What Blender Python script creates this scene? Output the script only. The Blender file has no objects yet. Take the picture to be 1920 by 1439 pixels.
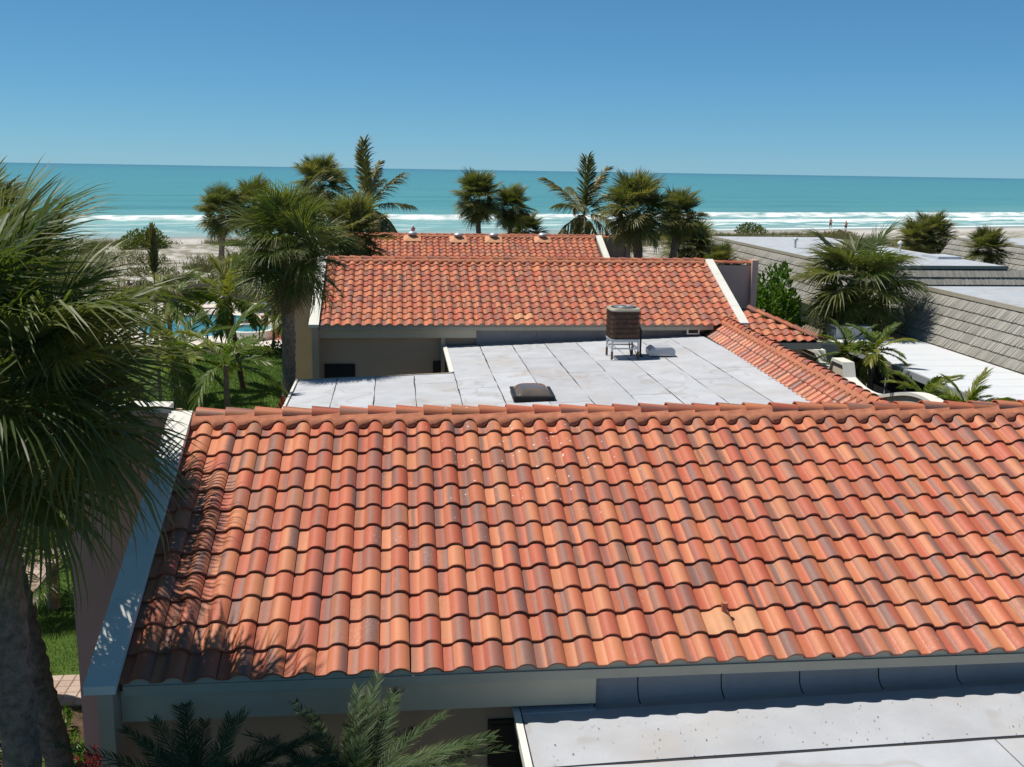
import bpy, math, random
import numpy as np
from mathutils import Vector, Matrix, noise as mnoise
R = math.radians
random.seed(7)
S = bpy.context.scene
COL = S.collection

# ------------------------------------------------------------------ camera, sky, sun, exposure
cam_d = bpy.data.cameras.new('camera'); cam = bpy.data.objects.new('camera', cam_d); COL.objects.link(cam)
PITCH, ROLL, YAW = .2028, .0160, .1113
cy, sy = math.cos(YAW), math.sin(YAW)
Fw = Vector((sy*math.cos(PITCH), cy*math.cos(PITCH), -math.sin(PITCH)))
R0 = Vector((cy, -sy, 0)); U0 = R0.cross(Fw)
Rv = R0*math.cos(ROLL)+U0*math.sin(ROLL); Uv = U0*math.cos(ROLL)-R0*math.sin(ROLL)
m = Matrix((Rv, Uv, -Fw)).transposed().to_4x4(); m.translation = (0, 0, 9.0)
cam.matrix_world = m
cam_d.sensor_width = 36; cam_d.lens = 36*1944/1920; cam_d.clip_start = .1; cam_d.clip_end = 60000
S.camera = cam

SUN_EL, SUN_A = R(66), R(20)          # sun stands to the left (-X), a little beyond (+Y)
W = bpy.data.worlds.new('World'); S.world = W; W.use_nodes = True
wn = W.node_tree.nodes; wl = W.node_tree.links
sky = wn.new('ShaderNodeTexSky'); sky.sky_type = 'NISHITA'; sky.sun_disc = False
sky.sun_elevation = SUN_EL; sky.sun_rotation = -(math.pi/2-SUN_A)
sky.air_density = .8; sky.dust_density = 0.0; sky.ozone_density = 8.0; sky.altitude = 0
wgm = wn.new('ShaderNodeMixRGB'); wgm.blend_type = 'MULTIPLY'; wgm.inputs[0].default_value = 1
wgm.inputs[2].default_value = (.46, .66, .52, 1)
bg = wn['Background']; wl.new(sky.outputs[0], wgm.inputs[1]); wad = wn.new('ShaderNodeMixRGB'); wad.blend_type = 'ADD'; wad.inputs[0].default_value = 1; wtc = wn.new('ShaderNodeTexCoord'); wsp = wn.new('ShaderNodeSeparateXYZ'); wl.new(wtc.outputs['Generated'], wsp.inputs[0])
wm1 = wn.new('ShaderNodeMath'); wm1.operation = 'SUBTRACT'; wm1.use_clamp = True; wm1.inputs[0].default_value = 1; wl.new(wsp.outputs[2], wm1.inputs[1])
wm2 = wn.new('ShaderNodeMath'); wm2.operation = 'POWER'; wm2.inputs[1].default_value = 1.6; wl.new(wm1.outputs[0], wm2.inputs[0])
wl.new(wm2.outputs[0], wad.inputs[0]); wad.inputs[2].default_value = (.34, 1.36, 4.1, 1)   # pale moist sea air, thinning upwards
wl.new(wgm.outputs[0], wad.inputs[1]); wl.new(wad.outputs[0], bg.inputs[0]); bg.inputs[1].default_value = .079
sd = bpy.data.lights.new('sun', 'SUN'); sd.energy = 4.6; sd.angle = R(.53); sd.color = (1, .955, .88)
sun = bpy.data.objects.new('sun', sd); COL.objects.link(sun)
tow = Vector((-math.cos(SUN_EL)*math.cos(SUN_A), math.cos(SUN_EL)*math.sin(SUN_A), math.sin(SUN_EL)))
sun.rotation_euler = tow.to_track_quat('Z', 'Y').to_euler(); sun.location = tow*80
S.render.engine = 'CYCLES'
S.view_settings.view_transform = 'Standard'; S.view_settings.look = 'None'
S.view_settings.gamma = 1; S.view_settings.use_curve_mapping = False; S.view_settings.exposure = 0.12

# ------------------------------------------------------------------ helpers
def tag(o, label=None, cat=None, group=None, kind=None):
    if label: o['label'] = label
    if cat: o['category'] = cat
    if group: o['group'] = group
    if kind: o['kind'] = kind
    return o
def empty(name, loc, label, cat, group=None, rz=0):
    o = bpy.data.objects.new(name, None); COL.objects.link(o); o.location = loc; o.rotation_euler.z = rz
    o.empty_display_size = .2
    return tag(o, label, cat, group)
def link(name, me, parent=None, mat=None):
    o = bpy.data.objects.new(name, me); COL.objects.link(o)
    if parent: o.parent = parent
    return o
class MB:
    def __init__(s): s.v = []; s.f = []; s.sm = []; s.uv = None
    def add(s, vs, fs, smooth=False):
        b = len(s.v); s.v += [tuple(v) for v in vs]; s.f += [tuple(i+b for i in f) for f in fs]; s.sm += [smooth]*len(fs); return s
    def box(s, a, b):
        x0, y0, z0 = a; x1, y1, z1 = b
        return s.add([(x0,y0,z0),(x1,y0,z0),(x1,y1,z0),(x0,y1,z0),(x0,y0,z1),(x1,y0,z1),(x1,y1,z1),(x0,y1,z1)],
            [(0,3,2,1),(4,5,6,7),(0,1,5,4),(1,2,6,5),(2,3,7,6),(3,0,4,7)])
    def hexa(s, bot, top):
        return s.add(list(bot)+list(top), [(0,3,2,1),(4,5,6,7),(0,1,5,4),(1,2,6,5),(2,3,7,6),(3,0,4,7)])
    def bbox(s, a, b, r=.012):      # box with a bevelled top edge
        x0,y0,z0 = a; x1,y1,z1 = b
        s.hexa([(x0,y0,z0),(x1,y0,z0),(x1,y1,z0),(x0,y1,z0)], [(x0,y0,z1-r),(x1,y0,z1-r),(x1,y1,z1-r),(x0,y1,z1-r)]); s.f.pop(-5); s.sm.pop()
        s.hexa([(x0,y0,z1-r),(x1,y0,z1-r),(x1,y1,z1-r),(x0,y1,z1-r)], [(x0+r,y0+r,z1),(x1-r,y0+r,z1),(x1-r,y1-r,z1),(x0+r,y1-r,z1)]); s.f.pop(-6); s.sm.pop()
        return s
    def tube(s, pts, rad, n=8, cap=True, smooth=True):
        pts = [Vector(p) for p in pts]
        if not hasattr(rad, '__len__'): rad = [rad]*len(pts)
        rings = []; ref = None
        for i, p in enumerate(pts):
            d = (pts[min(i+1, len(pts)-1)]-pts[max(i-1, 0)]).normalized()
            if ref is None: ref = Vector((1,0,0)) if abs(d.x) < .8 else Vector((0,1,0))
            u = (ref-d*ref.dot(d)).normalized(); ref = u; w = d.cross(u)
            rings.append([p+(u*math.cos(2*math.pi*k/n)+w*math.sin(2*math.pi*k/n))*rad[i] for k in range(n)])
        vs = [v for r_ in rings for v in r_]; fs = []
        for i in range(len(pts)-1):
            for k in range(n): fs.append((i*n+k, i*n+(k+1)%n, (i+1)*n+(k+1)%n, (i+1)*n+k))
        s.add(vs, fs, smooth)
        if cap: s.add(rings[0], [tuple(range(n-1,-1,-1))]); s.add(rings[-1], [tuple(range(n))])
        return s
    def lathe(s, c, prof, n=16, smooth=True):
        c = Vector(c); vs = []; fs = []
        for r_, z in prof:
            for k in range(n): vs.append(c+Vector((r_*math.cos(2*math.pi*k/n), r_*math.sin(2*math.pi*k/n), z)))
        for i in range(len(prof)-1):
            for k in range(n): fs.append((i*n+k, i*n+(k+1)%n, (i+1)*n+(k+1)%n, (i+1)*n+k))
        s.add(vs, fs, smooth); s.add(vs[-n:], [tuple(range(n))]); return s
    def mesh(s, name, mat):
        me = bpy.data.meshes.new(name); me.from_pydata(s.v, [], s.f)
        me.polygons.foreach_set('use_smooth', s.sm)
        if mat: me.materials.append(mat)
        me.update(); return me
    def build(s, name, mat, parent=None): return link(name, s.mesh(name, mat), parent)

# ------------------------------------------------------------------ materials
def mat(name): 
    m_ = bpy.data.materials.new(name); m_.use_nodes = True; return m_
class N:
    def __init__(s, m_): s.t = m_.node_tree; s.b = s.t.nodes['Principled BSDF']; s.out = s.t.nodes['Material Output']
    def n(s, typ, ins=None, **kw):
        nd = s.t.nodes.new('ShaderNode'+typ)
        for k, v in kw.items(): setattr(nd, k, v)
        for k, v in (ins or {}).items(): s.set(nd.inputs[k], v)
        return nd
    def set(s, sock, v):
        if hasattr(v, 'is_output'): s.t.links.new(v, sock)
        elif hasattr(v, 'outputs'): s.t.links.new(v.outputs[0], sock)
        else: sock.default_value = (*v, 1) if isinstance(v, tuple) and len(v) == 3 and sock.type == 'RGBA' else v
    def math(s, op, a, b=0.0, clamp=False): return s.n('Math', {0: a, 1: b}, operation=op, use_clamp=clamp)
    def mix(s, f, a, b, mode='MIX'): return s.n('MixRGB', {0: f, 1: a, 2: b}, blend_type=mode)
    def ramp(s, f, stops):
        r_ = s.n('ValToRGB', {0: f}); e = r_.color_ramp.elements
        while len(e) < len(stops): e.new(.5)
        for i, (p, c) in enumerate(stops): e[i].position = p; e[i].color = (c, c, c, 1) if not isinstance(c, tuple) else (*c, 1)
        return r_
    def noise(s, scale, detail=4, vec=None, rough=.55):
        nd = s.n('TexNoise', {'Scale': scale, 'Detail': detail, 'Roughness': rough})
        if vec is not None: s.set(nd.inputs['Vector'], vec)
        return nd
    def pos(s): return s.n('NewGeometry').outputs['Position']
    def obj(s): return s.n('TexCoord').outputs['Object']
    def bump(s, h, strength=.3, dist=.02): return s.n('Bump', {'Height': h, 'Strength': strength, 'Distance': dist})
    def fin(s, col, rough=.7, bump=None, spec=.4):
        s.set(s.b.inputs['Base Color'], col); s.set(s.b.inputs['Roughness'], rough); s.b.inputs['Specular IOR Level'].default_value = spec
        if bump is not None: s.set(s.b.inputs['Normal'], bump)
def simple(name, c, rough=.7, var=.15, scale=6, bump=.15, spec=.35, metal=0, fine=90, bd=.01):
    m_ = mat(name); k = N(m_); p = k.pos()
    a = k.noise(scale, 5, p); b = k.noise(fine, 3, p)
    f = k.math('ADD', k.math('MULTIPLY', a, .7), k.math('MULTIPLY', b, .3))
    lo = tuple(x*(1-var) for x in c); hi = tuple(min(1, x*(1+var)) for x in c)
    k.fin(k.ramp(f, [(.33, lo), (.67, hi)]), rough, k.bump(f, bump, bd), spec); k.b.inputs['Metallic'].default_value = metal
    return m_
def leafmat(name, c1, c2, c3, trans=.3, rough=.45):
    m_ = mat(name); k = N(m_); r_ = k.n('ObjectInfo').outputs['Random']
    nz = k.noise(3.5, 3, k.pos())
    f = k.math('ADD', k.math('MULTIPLY', r_, .55), k.math('MULTIPLY', nz, .45))
    c = k.ramp(f, [(.15, c1), (.5, c2), (.85, c3)])
    at = k.n('Attribute', attribute_name='tip'); at.attribute_type = 'GEOMETRY'
    c = k.mix(k.math('MULTIPLY', at.outputs['Fac'], .55), c, (.30, .22, .09))
    k.fin(c, rough, None, .35)
    tr = k.n('BsdfTranslucent', {'Color': k.mix(1.0, c, (1.5, 1.6, .6), 'MULTIPLY')})
    mx = k.n('MixShader', {0: trans}); k.t.links.new(k.b.outputs[0], mx.inputs[1]); k.t.links.new(tr.outputs[0], mx.inputs[2])
    k.t.links.new(mx.outputs[0], k.out.inputs[0]); return m_
M = {}
def tile_mat():
    m_ = mat('terracotta'); k = N(m_)
    at = k.n('Attribute', attribute_name='trnd')
    rn = k.math('ADD', k.n('ObjectInfo').outputs['Random'], at.outputs['Fac'])
    wnz = k.n('TexWhiteNoise', {'W': k.math('MULTIPLY', rn, 917.3)}, noise_dimensions='1D')
    sp = k.n('SeparateColor', {0: wnz.outputs['Color']}); a, b, c = sp.outputs
    wn2 = k.n('TexWhiteNoise', {'W': k.math('MULTIPLY', rn, 331.7)}, noise_dimensions='1D'); sp2 = k.n('SeparateColor', {0: wn2.outputs['Color']})
    d, e, g = sp2.outputs
    uv = k.n('SeparateXYZ', {0: k.n('TexCoord').outputs['UV']}); u, v = uv.outputs[0], uv.outputs[1]
    P = k.pos()
    wob = k.math('MULTIPLY', k.math('SUBTRACT', k.noise(9, 3, P), .5), .22)
    uu = k.math('ADD', u, wob)
    # the pan and the barrel of a tile are toned apart: peach to red across, a smoky flash along one side
    bar = k.math('GREATER_THAN', u, .405)
    loc = k.math('DIVIDE', k.math('SUBTRACT', k.math('ADD', u, k.math('MULTIPLY', wob, .5)), k.math('MULTIPLY', bar, .405)), k.math('ADD', .405, k.math('MULTIPLY', bar, .19)))
    wn3 = k.n('TexWhiteNoise', {'W': k.math('ADD', k.math('MULTIPLY', rn, 517.9), k.math('MULTIPLY', bar, 37.7))}, noise_dimensions='1D'); q1, q2, q3 = k.n('SeparateColor', {0: wn3.outputs['Color']}).outputs
    wn4 = k.n('TexWhiteNoise', {'W': k.math('ADD', k.math('MULTIPLY', rn, 723.1), k.math('MULTIPLY', bar, 91.3))}, noise_dimensions='1D'); q4, q5, q6 = k.n('SeparateColor', {0: wn4.outputs['Color']}).outputs
    t = k.math('ADD', k.math('MULTIPLY', k.math('SUBTRACT', loc, .5), k.math('MULTIPLY', k.math('SUBTRACT', q1, .5), 1.5)), k.math('ADD', .08, k.math('MULTIPLY', q2, .85)))
    base = k.ramp(t, [(.12, (.57, .215, .100)), (.5, (.53, .160, .075)), (.9, (.455, .105, .056))])
    cen = k.math('SUBTRACT', k.math('MULTIPLY', q3, 1.3), .15)
    dist = k.math('ABSOLUTE', k.math('SUBTRACT', loc, cen)); wid = k.math('ADD', k.math('MULTIPLY', q4, .28), .16)
    gm = k.n('MapRange', {0: dist, 1: k.math('MULTIPLY', wid, .35), 2: k.math('MULTIPLY', wid, 1.7), 3: 1.0, 4: 0.0}, interpolation_type='SMOOTHSTEP')
    gm = k.math('MULTIPLY', k.math('MULTIPLY', gm, k.math('GREATER_THAN', q5, .30)), k.math('ADD', .45, k.math('MULTIPLY', q6, .5)))
    col = k.mix(gm, base, (.20, .110, .092))
    fl = k.n('MapRange', {0: k.math('ABSOLUTE', k.math('SUBTRACT', u, .405)), 1: .0, 2: .022, 3: .42, 4: 0.}); col = k.mix(fl, col, (.15, .065, .045))
    # overall tone, speckle, lime bloom
    col = k.mix(1.0, col, k.ramp(g, [(0, .88), (1, 1.08)]), 'MULTIPLY')
    spk = k.noise(160, 2, P); col = k.mix(k.n('MapRange', {0: spk, 1: .60, 2: .74, 3: 0., 4: .35}), col, (.70, .42, .30))
    big = k.noise(.7, 4, P); col = k.mix(k.n('MapRange', {0: big, 1: .5, 2: .8, 3: 0., 4: .22}), col, (.33, .17, .13))
    lim = k.math('MULTIPLY', k.n('MapRange', {0: k.noise(1.3, 3, P), 1: .58, 2: .72, 3: 0., 4: 1.}), k.n('MapRange', {0: k.noise(38, 4, P), 1: .56, 2: .70, 3: 0., 4: .5}))
    col = k.mix(lim, col, (.62, .50, .45))
    # bird droppings scattered near the ridge of the front roof
    vor = k.n('TexVoronoi', {'Vector': P, 'Scale': 11.0, 'Randomness': 1.0})
    near = k.n('VectorMath', {0: P, 1: (1.6, 12.6, 5.6)}, operation='DISTANCE')
    fal = k.n('MapRange', {0: near.outputs['Value'], 1: .5, 2: 2.6, 3: .16, 4: .0})
    spot = k.math('LESS_THAN', vor.outputs['Distance'], fal)
    pick = k.math('GREATER_THAN', k.n('SeparateColor', {0: vor.outputs['Color']}).outputs[0], .55)
    col = k.mix(k.math('MULTIPLY', k.math('MULTIPLY', spot, pick), .85), col, (.75, .72, .68))
    # dirt along the butt and the head lap
    edge = k.n('MapRange', {0: v, 1: .0, 2: .05, 3: .35, 4: 0.}); col = k.mix(edge, col, (.16, .07, .05))
    seam = k.math('MULTIPLY', k.n('MapRange', {0: u, 1: .0, 2: .10, 3: .55, 4: 0.}), k.ramp(k.noise(6, 4, P), [(.35, .25), (.65, 1.)])); col = k.mix(seam, col, (.15, .065, .045))
    lic = k.math('MULTIPLY', k.n('MapRange', {0: k.noise(2.1, 4, P), 1: .52, 2: .70, 3: 0., 4: 1.}), k.n('MapRange', {0: k.noise(75, 3, P), 1: .60, 2: .66, 3: 0., 4: .55})); col = k.mix(lic, col, (.13, .085, .07))
    k.fin(col, k.ramp(k.noise(20, 3, P), [(.3, .42), (.7, .62)]), k.bump(k.noise(140, 3, P), .12, .004), .45)
    return m_
M['tile'] = tile_mat()
M['mortar'] = simple('mortar', (.43, .165, .095), .85, .22, 8, .5, .2, fine=60)
M['underlay'] = simple('underlay', (.05, .04, .035), .9)
M['stucco'] = simple('stucco', (.52, .40, .29), .9, .07, 1.3, .35, .2, fine=180, bd=.006)
M['stuccopink'] = simple('stuccopink', (.62, .40, .33), .9, .08, 1.3, .35, .2, fine=180, bd=.006)
M['white'] = simple('white', (.74, .72, .65), .6, .07, 3, .1)
M['trim'] = simple('trim', (.52, .46, .34), .6, .06, 3, .05)
M['trimgrey'] = simple('trimgrey', (.40, .365, .285), .55, .06, 3, .05)
M['flash'] = simple('flash', (.33, .325, .33), .85, .10, 2.5, .3, .25, fine=140)
M['bitumen'] = simple('bitumen', (.035, .033, .032), .8)
M['dark'] = simple('dark', (.02, .02, .022), .5)
M['metal'] = simple('metal', (.62, .64, .66), .35, .08, 4, .05, .5, .7)
M['alu'] = simple('alu', (.55, .57, .58), .4, .06, 4, .05, .5, .4)
M['galv'] = simple('galv', (.50, .53, .55), .45, .08, 5, .08, .5, .2)
M['rust'] = simple('rust', (.16, .09, .06), .8, .3, 12, .3)
M['coil'] = simple('coil', (.12, .068, .044), .7, .3, 10, .2)
M['rubber'] = simple('rubber', (.018, .018, .018), .6)
M['sand'] = None
M['bark'] = simple('bark', (.24, .18, .135), .95, .45, 11, 1.0, .1, fine=34, bd=.06)
M['barkdark'] = simple('barkdark', (.10, .07, .05), .95, .4, 9, 1.0, .1, fine=40, bd=.05)
M['boot'] = simple('boot', (.16, .10, .055), .95, .4, 9, .6, .1)
M['mulch'] = simple('mulch', (.10, .065, .045), .95, .5, 9, 1.0, .1, fine=40, bd=.05)
M['paver'] = None
M['deck'] = simple('deck', (.66, .60, .53), .85, .08, 1.5, .2)
M['plastic'] = simple('plastic', (.82, .82, .80), .4, .03, 5, .02, .5)
M['red'] = simple('red', (.60, .035, .03), .5, .1, 8, .05)
M['fence'] = simple('fence', (.17, .145, .125), .9, .3, 4, .5)
M['skin'] = simple('skin', (.45, .25, .17), .6, .1)
M['magenta'] = leafmat('cordyline', (.12, .010, .022), (.20, .018, .04), (.30, .035, .06), .3)
M['fan'] = leafmat('fanleaf', (.052, .082, .018), (.088, .125, .030), (.18, .19, .058), .32)
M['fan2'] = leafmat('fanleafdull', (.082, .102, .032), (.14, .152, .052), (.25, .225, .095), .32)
M['dead'] = leafmat('deadleaf', (.10, .06, .03), (.20, .13, .065), (.30, .21, .11), .2, .8)
M['pinn'] = leafmat('pinnateleaf', (.06, .11, .014), (.12, .18, .026), (.28, .26, .04), .34)
M['coco'] = leafmat('cocoleaf', (.07, .085, .03), (.125, .13, .048), (.27, .21, .085), .26)
M['cycad'] = leafmat('cycadleaf', (.012, .042, .008), (.022, .062, .012), (.042, .088, .022), .12, .6)
M['shrub'] = leafmat('shrubleaf', (.05, .12, .014), (.10, .21, .025), (.18, .28, .045), .38, .35)
M['seagrape'] = leafmat('seagrapeleaf', (.07, .10, .018), (.13, .165, .03), (.22, .19, .06), .25)
M['duneshrub'] = leafmat('duneshrubleaf', (.085, .095, .04), (.14, .145, .065), (.22, .20, .10), .25, .7)
M['dunegrass'] = leafmat('dunegrass', (.12, .12, .055), (.20, .19, .10), (.27, .235, .15), .25, .8)
M['grassb'] = leafmat('grassblade', (.055, .11, .018), (.09, .155, .028), (.14, .20, .048), .3, .6)

def membrane(name, c, stain=(.42, .36, .30)):
    m_ = mat(name); k = N(m_); P = k.pos(); r_ = k.n('ObjectInfo').outputs['Random']
    f = k.math('ADD', k.math('MULTIPLY', k.noise(1.6, 5, P), .6), k.math('MULTIPLY', k.noise(130, 2, P), .4))
    col = k.ramp(f, [(.35, tuple(x*.86 for x in c)), (.65, tuple(min(1, x*1.08) for x in c))])
    col = k.mix(1.0, col, k.ramp(r_, [(0, .90), (1, 1.05)]), 'MULTIPLY')
    st = k.n('MapRange', {0: k.noise(.55, 6, P, .62), 1: .52, 2: .72, 3: 0., 4: .5}); col = k.mix(st, col, stain)
    # dried puddle rims and rusty runs
    pn = k.noise(.42, 3, P); rim = k.math('ABSOLUTE', k.math('SUBTRACT', pn, .56)); rim = k.n('MapRange', {0: rim, 1: .0, 2: .016, 3: .34, 4: 0.}); col = k.mix(rim, col, (.30, .25, .20))
    rs = k.math('MULTIPLY', k.n('MapRange', {0: k.noise(.33, 5, P, .6), 1: .58, 2: .68, 3: 0., 4: 1.}), k.n('MapRange', {0: k.noise(5, 5, P, .7), 1: .50, 2: .66, 3: 0., 4: .55})); col = k.mix(rs, col, (.44, .30, .19))
    spk = k.n('MapRange', {0: k.noise(42, 2, P), 1: .70, 2: .76, 3: 0., 4: .5}); col = k.mix(spk, col, (.25, .22, .2))
    k.fin(col, .8, k.bump(k.math('ADD', k.noise(150, 3, P), k.math('MULTIPLY', k.noise(2.2, 4, P), 3.0)), .35, .006), .25); return m_
M['membrane'] = membrane('membrane', (.50, .512, .54))
M['membraneR'] = membrane('membraneright', (.46, .49, .53), (.40, .40, .40))
M['carport'] = simple('carport', (.70, .715, .73), .45, .03, 2, .03, .4)
def shake_mat():
    m_ = mat('shake'); k = N(m_); P = k.pos(); at = k.n('Attribute', attribute_name='trnd')
    f = k.math('ADD', k.math('MULTIPLY', at.outputs['Fac'], .55), k.math('MULTIPLY', k.noise(2.2, 4, P), .45))
    col = k.ramp(f, [(.2, (.245, .23, .20)), (.5, (.305, .29, .255)), (.8, (.37, .355, .32))])
    k.fin(col, .9, k.bump(k.noise(60, 3, P), .4, .01), .2); return m_
M['shake'] = shake_mat()
def ground_mats():
    m_ = mat('sand'); k = N(m_); P = k.pos()
    f = k.math('ADD', k.math('MULTIPLY', k.noise(.25, 6, P), .6), k.math('MULTIPLY', k.noise(3, 4, P), .4))
    col = k.ramp(f, [(.35, (.44, .41, .375)), (.65, (.57, .54, .505))])
    wet = k.n('Attribute', attribute_name='wet'); col = k.mix(wet.outputs['Fac'], col, (.30, .27, .23))
    veg = k.n('Attribute', attribute_name='veg')
    vm = k.math('MULTIPLY', veg.outputs['Fac'], k.ramp(k.noise(.9, 5, P), [(.40, 0.), (.55, 1.)]))
    col = k.mix(k.math('MULTIPLY', vm, .75), col, (.15, .14, .075))
    gar = k.n('Attribute', attribute_name='garden'); col = k.mix(gar.outputs['Fac'], col, k.ramp(k.noise(1.2, 5, P), [(.3, (.035, .045, .018)), (.7, (.075, .07, .035))]))
    k.fin(col, .95, k.bump(k.noise(2.5, 6, P), .5, .12), .15); M['sand'] = m_
    m_ = mat('lawn'); k = N(m_); P = k.pos()
    f = k.math('ADD', k.math('MULTIPLY', k.noise(.8, 5, P), .5), k.math('MULTIPLY', k.noise(40, 3, P), .5))
    k.fin(k.ramp(f, [(.35, (.05, .095, .018)), (.5, (.085, .145, .028)), (.68, (.14, .19, .05))]), .9, k.bump(k.noise(60, 4, P), .8, .05), .1); M['lawn'] = m_
    m_ = mat('paver'); k = N(m_); P = k.pos(); r_ = k.n('ObjectInfo').outputs['Random']
    col = k.ramp(r_, [(0, (.36, .24, .18)), (.45, (.44, .32, .25)), (1, (.52, .42, .35))])
    col = k.mix(.35, col, k.ramp(k.noise(30, 4, P), [(.3, (.25, .18, .14)), (.7, (.55, .45, .38))])); k.fin(col, .9, k.bump(k.noise(70, 3, P), .4, .01), .2); M['paver'] = m_
    m_ = mat('poolwater'); k = N(m_); P = k.pos()
    k.fin(k.ramp(k.noise(.8, 3, P), [(.3, (.03, .24, .31)), (.7, (.06, .33, .40))]), .08, k.bump(k.noise(5, 3, P), .15, .05), .5); M['pool'] = m_
    m_ = mat('seawater'); k = N(m_); P = k.pos()
    t = k.n('Attribute', attribute_name='off').outputs['Fac']; fo = k.n('Attribute', attribute_name='foam').outputs['Fac']
    tb = k.math('ADD', t, k.math('MULTIPLY', k.math('SUBTRACT', k.noise(.012, 4, P), .5), .16))
    col = k.ramp(tb, [(0, (.38, .44, .36)), (.10, (.23, .43, .37)), (.22, (.165, .375, .335)), (.30, (.088, .285, .255)), (.5, (.075, .272, .252)), (.75, (.065, .24, .24)), (1, (.045, .165, .19))])
    mp = k.n('Mapping', {'Vector': P, 'Rotation': (0, 0, -.34), 'Scale': (.012, .09, 1)}); band = k.noise(1., 5, mp)
    col = k.mix(1.0, col, k.ramp(band, [(.3, .84), (.7, 1.14)]), 'MULTIPLY')
    f2 = k.math('MULTIPLY', fo, k.ramp(k.noise(.8, 6, P, .7), [(.30, .55), (.55, 1.)]), True)
    col = k.mix(f2, col, (.84, .86, .86))
    mp2 = k.n('Mapping', {'Vector': P, 'Rotation': (0, 0, -.34), 'Scale': (.12, .5, 1)})
    h = k.math('ADD', k.noise(1., 6, mp2), k.math('MULTIPLY', k.noise(1.7, 4, P), .35))
    k.fin(col, k.math('ADD', .22, k.math('MULTIPLY', f2, .5)), k.bump(h, .55, .5), .16); M['sea'] = m_
ground_mats()

# ------------------------------------------------------------------ setting: ground, sea, sand
SA = Vector((-30, 136)); SU = Vector((.943, .333)); SN = Vector((-.333, .943))
def shore(x, y): d = Vector((x, y))-SA; return d.dot(SU), d.dot(SN)
def nz(x, y, s, o=4): return mnoise.fractal(Vector((x*s, y*s, 3.7)), 1.0, 2.0, o)
def sst(a, b, x): t = max(0, min(1, (x-a)/(b-a))); return t*t*(3-2*t)
def gz(x, y):
    s_, t = shore(x, y)
    if y < 64: g = 1.0
    else:
        dune = sst(64, 74, y)*(1-sst(-34, -22, t)); g = 1.0+dune*(.25+.55*nz(x, y, .07)+.25*nz(x, y, .25, 2))
    beach = 0.9*(1-sst(-30, -4, t))+.02
    if t > -40:
        w = sst(-40, -26, t); g = g*(1-w)+beach*w
    if t > -3: g = max(-2.2, .03-(t+3)*.035 if t < 60 else -2.2)
    return g
def grid_mesh(name, xs, ys, fz, m_, attrs):
    nx, ny = len(xs), len(ys); v = []; at = {k: [] for k in attrs}
    for y in ys:
        for x in xs:
            q = fz(x, y); v.append(q[0])
            for k in attrs: at[k].append(q[1][k])
    f = [(j*nx+i, j*nx+i+1, (j+1)*nx+i+1, (j+1)*nx+i) for j in range(ny-1) for i in range(nx-1)]
    me = bpy.data.meshes.new(name); me.from_pydata(v, [], f); me.polygons.foreach_set('use_smooth', [True]*len(f)); me.materials.append(m_)
    for k in attrs: a = me.attributes.new(k, 'FLOAT', 'POINT'); a.data.foreach_set('value', at[k])
    return link(name, me)
def gfun(x, y):
    s_, t = shore(x, y); z = gz(x, y)
    return (x, y, z), dict(wet=sst(-7, -1, t), veg=sst(63, 70, y)*(1-sst(-30, -16, t)), garden=1-sst(62, 66, y))
xs = list(np.arange(-90, 130, 2.0)); xs = [-26000, -6000, -1200, -400, -200, -130]+xs+[150, 200, 300, 500, 1200, 6000, 26000]
ys = list(np.arange(-40, 60, 5.0))+list(np.arange(60, 262, 1.6))+[300, 500, 1200, 5000, 26000]
tag(grid_mesh('ground', xs, ys, gfun, M['sand'], ['wet', 'veg', 'garden']), kind='structure')
def sfun(s_, t):
    p = SA+SU*s_+SN*t; z = 0.0; foam = 0.0
    if t < 400:
        wob = 6*nz(s_, 1, .012, 3)+2.6*nz(s_, 9, .06, 3); wd = 1.9+1.5*sst(15, 60, s_)+2.4*nz(s_, 55, .06, 4)
        k1 = .5+.9*nz(s_, 31, .010, 2)+.35*sst(60, 130, s_)
        tb = 46+wob
        z += .75*math.exp(-((t-tb)/2.6)**2)
        foam += sst(-.25, .35, k1)*sst(tb-2.2*wd, tb-wd*.8, t)*(.66+.8*nz(s_, t*1.6, .30, 4))*(1-sst(tb+1.2, tb+2.4, t))*1.15
        # trailing lace behind the breaker, shoreward
        la = nz(s_, t*2.0, .16, 5); foam += sst(.02, .42, la)*sst(4, 12, t)*(1-sst(tb-6, tb, t))*(.36+.5*sst(40, 110, s_))
        # second breaker to the right
        t2 = 26+4*nz(s_, 77, .02, 3); a2 = sst(85, 110, s_)
        z += .35*a2*math.exp(-((t-t2)/1.8)**2); foam += a2*sst(t2-4, t2-1.5, t)*(1-sst(t2+.8, t2+1.8, t))*.9
        t3 = 3.5+2.2*nz(s_, 5, .03, 3); foam += (.06+.94*sst(60, 110, s_))*sst(t3-2.4, t3-1., t)*(1-sst(t3+.4, t3+1.4, t))*1.1
        for q, am in ((70, .35), (100, .4), (140, .4), (190, .35)):
            z += am*math.exp(-((t-q-8*nz(s_, q, .01, 2))/4.5)**2)
    off = min(1, math.log(1+max(0, t)/18)/math.log(1+9000/18)*1.0)
    return (p.x, p.y, z), dict(off=off, foam=min(1.2, foam))
ss = [-30000, -8000, -2500, -900, -400, -200, -120]+list(np.arange(-80, 260, .95))+[300, 400, 700, 1500, 4000, 12000, 40000]
ts = list(np.arange(-2, 62, .62))+list(np.arange(63, 240, 3.5))+[260, 300, 360, 450, 600, 900, 1400, 2200, 4000, 8000, 16000, 40000]
tag(grid_mesh('sea', ss, ts, sfun, M['sea'], ['off', 'foam']), kind='structure')

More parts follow.
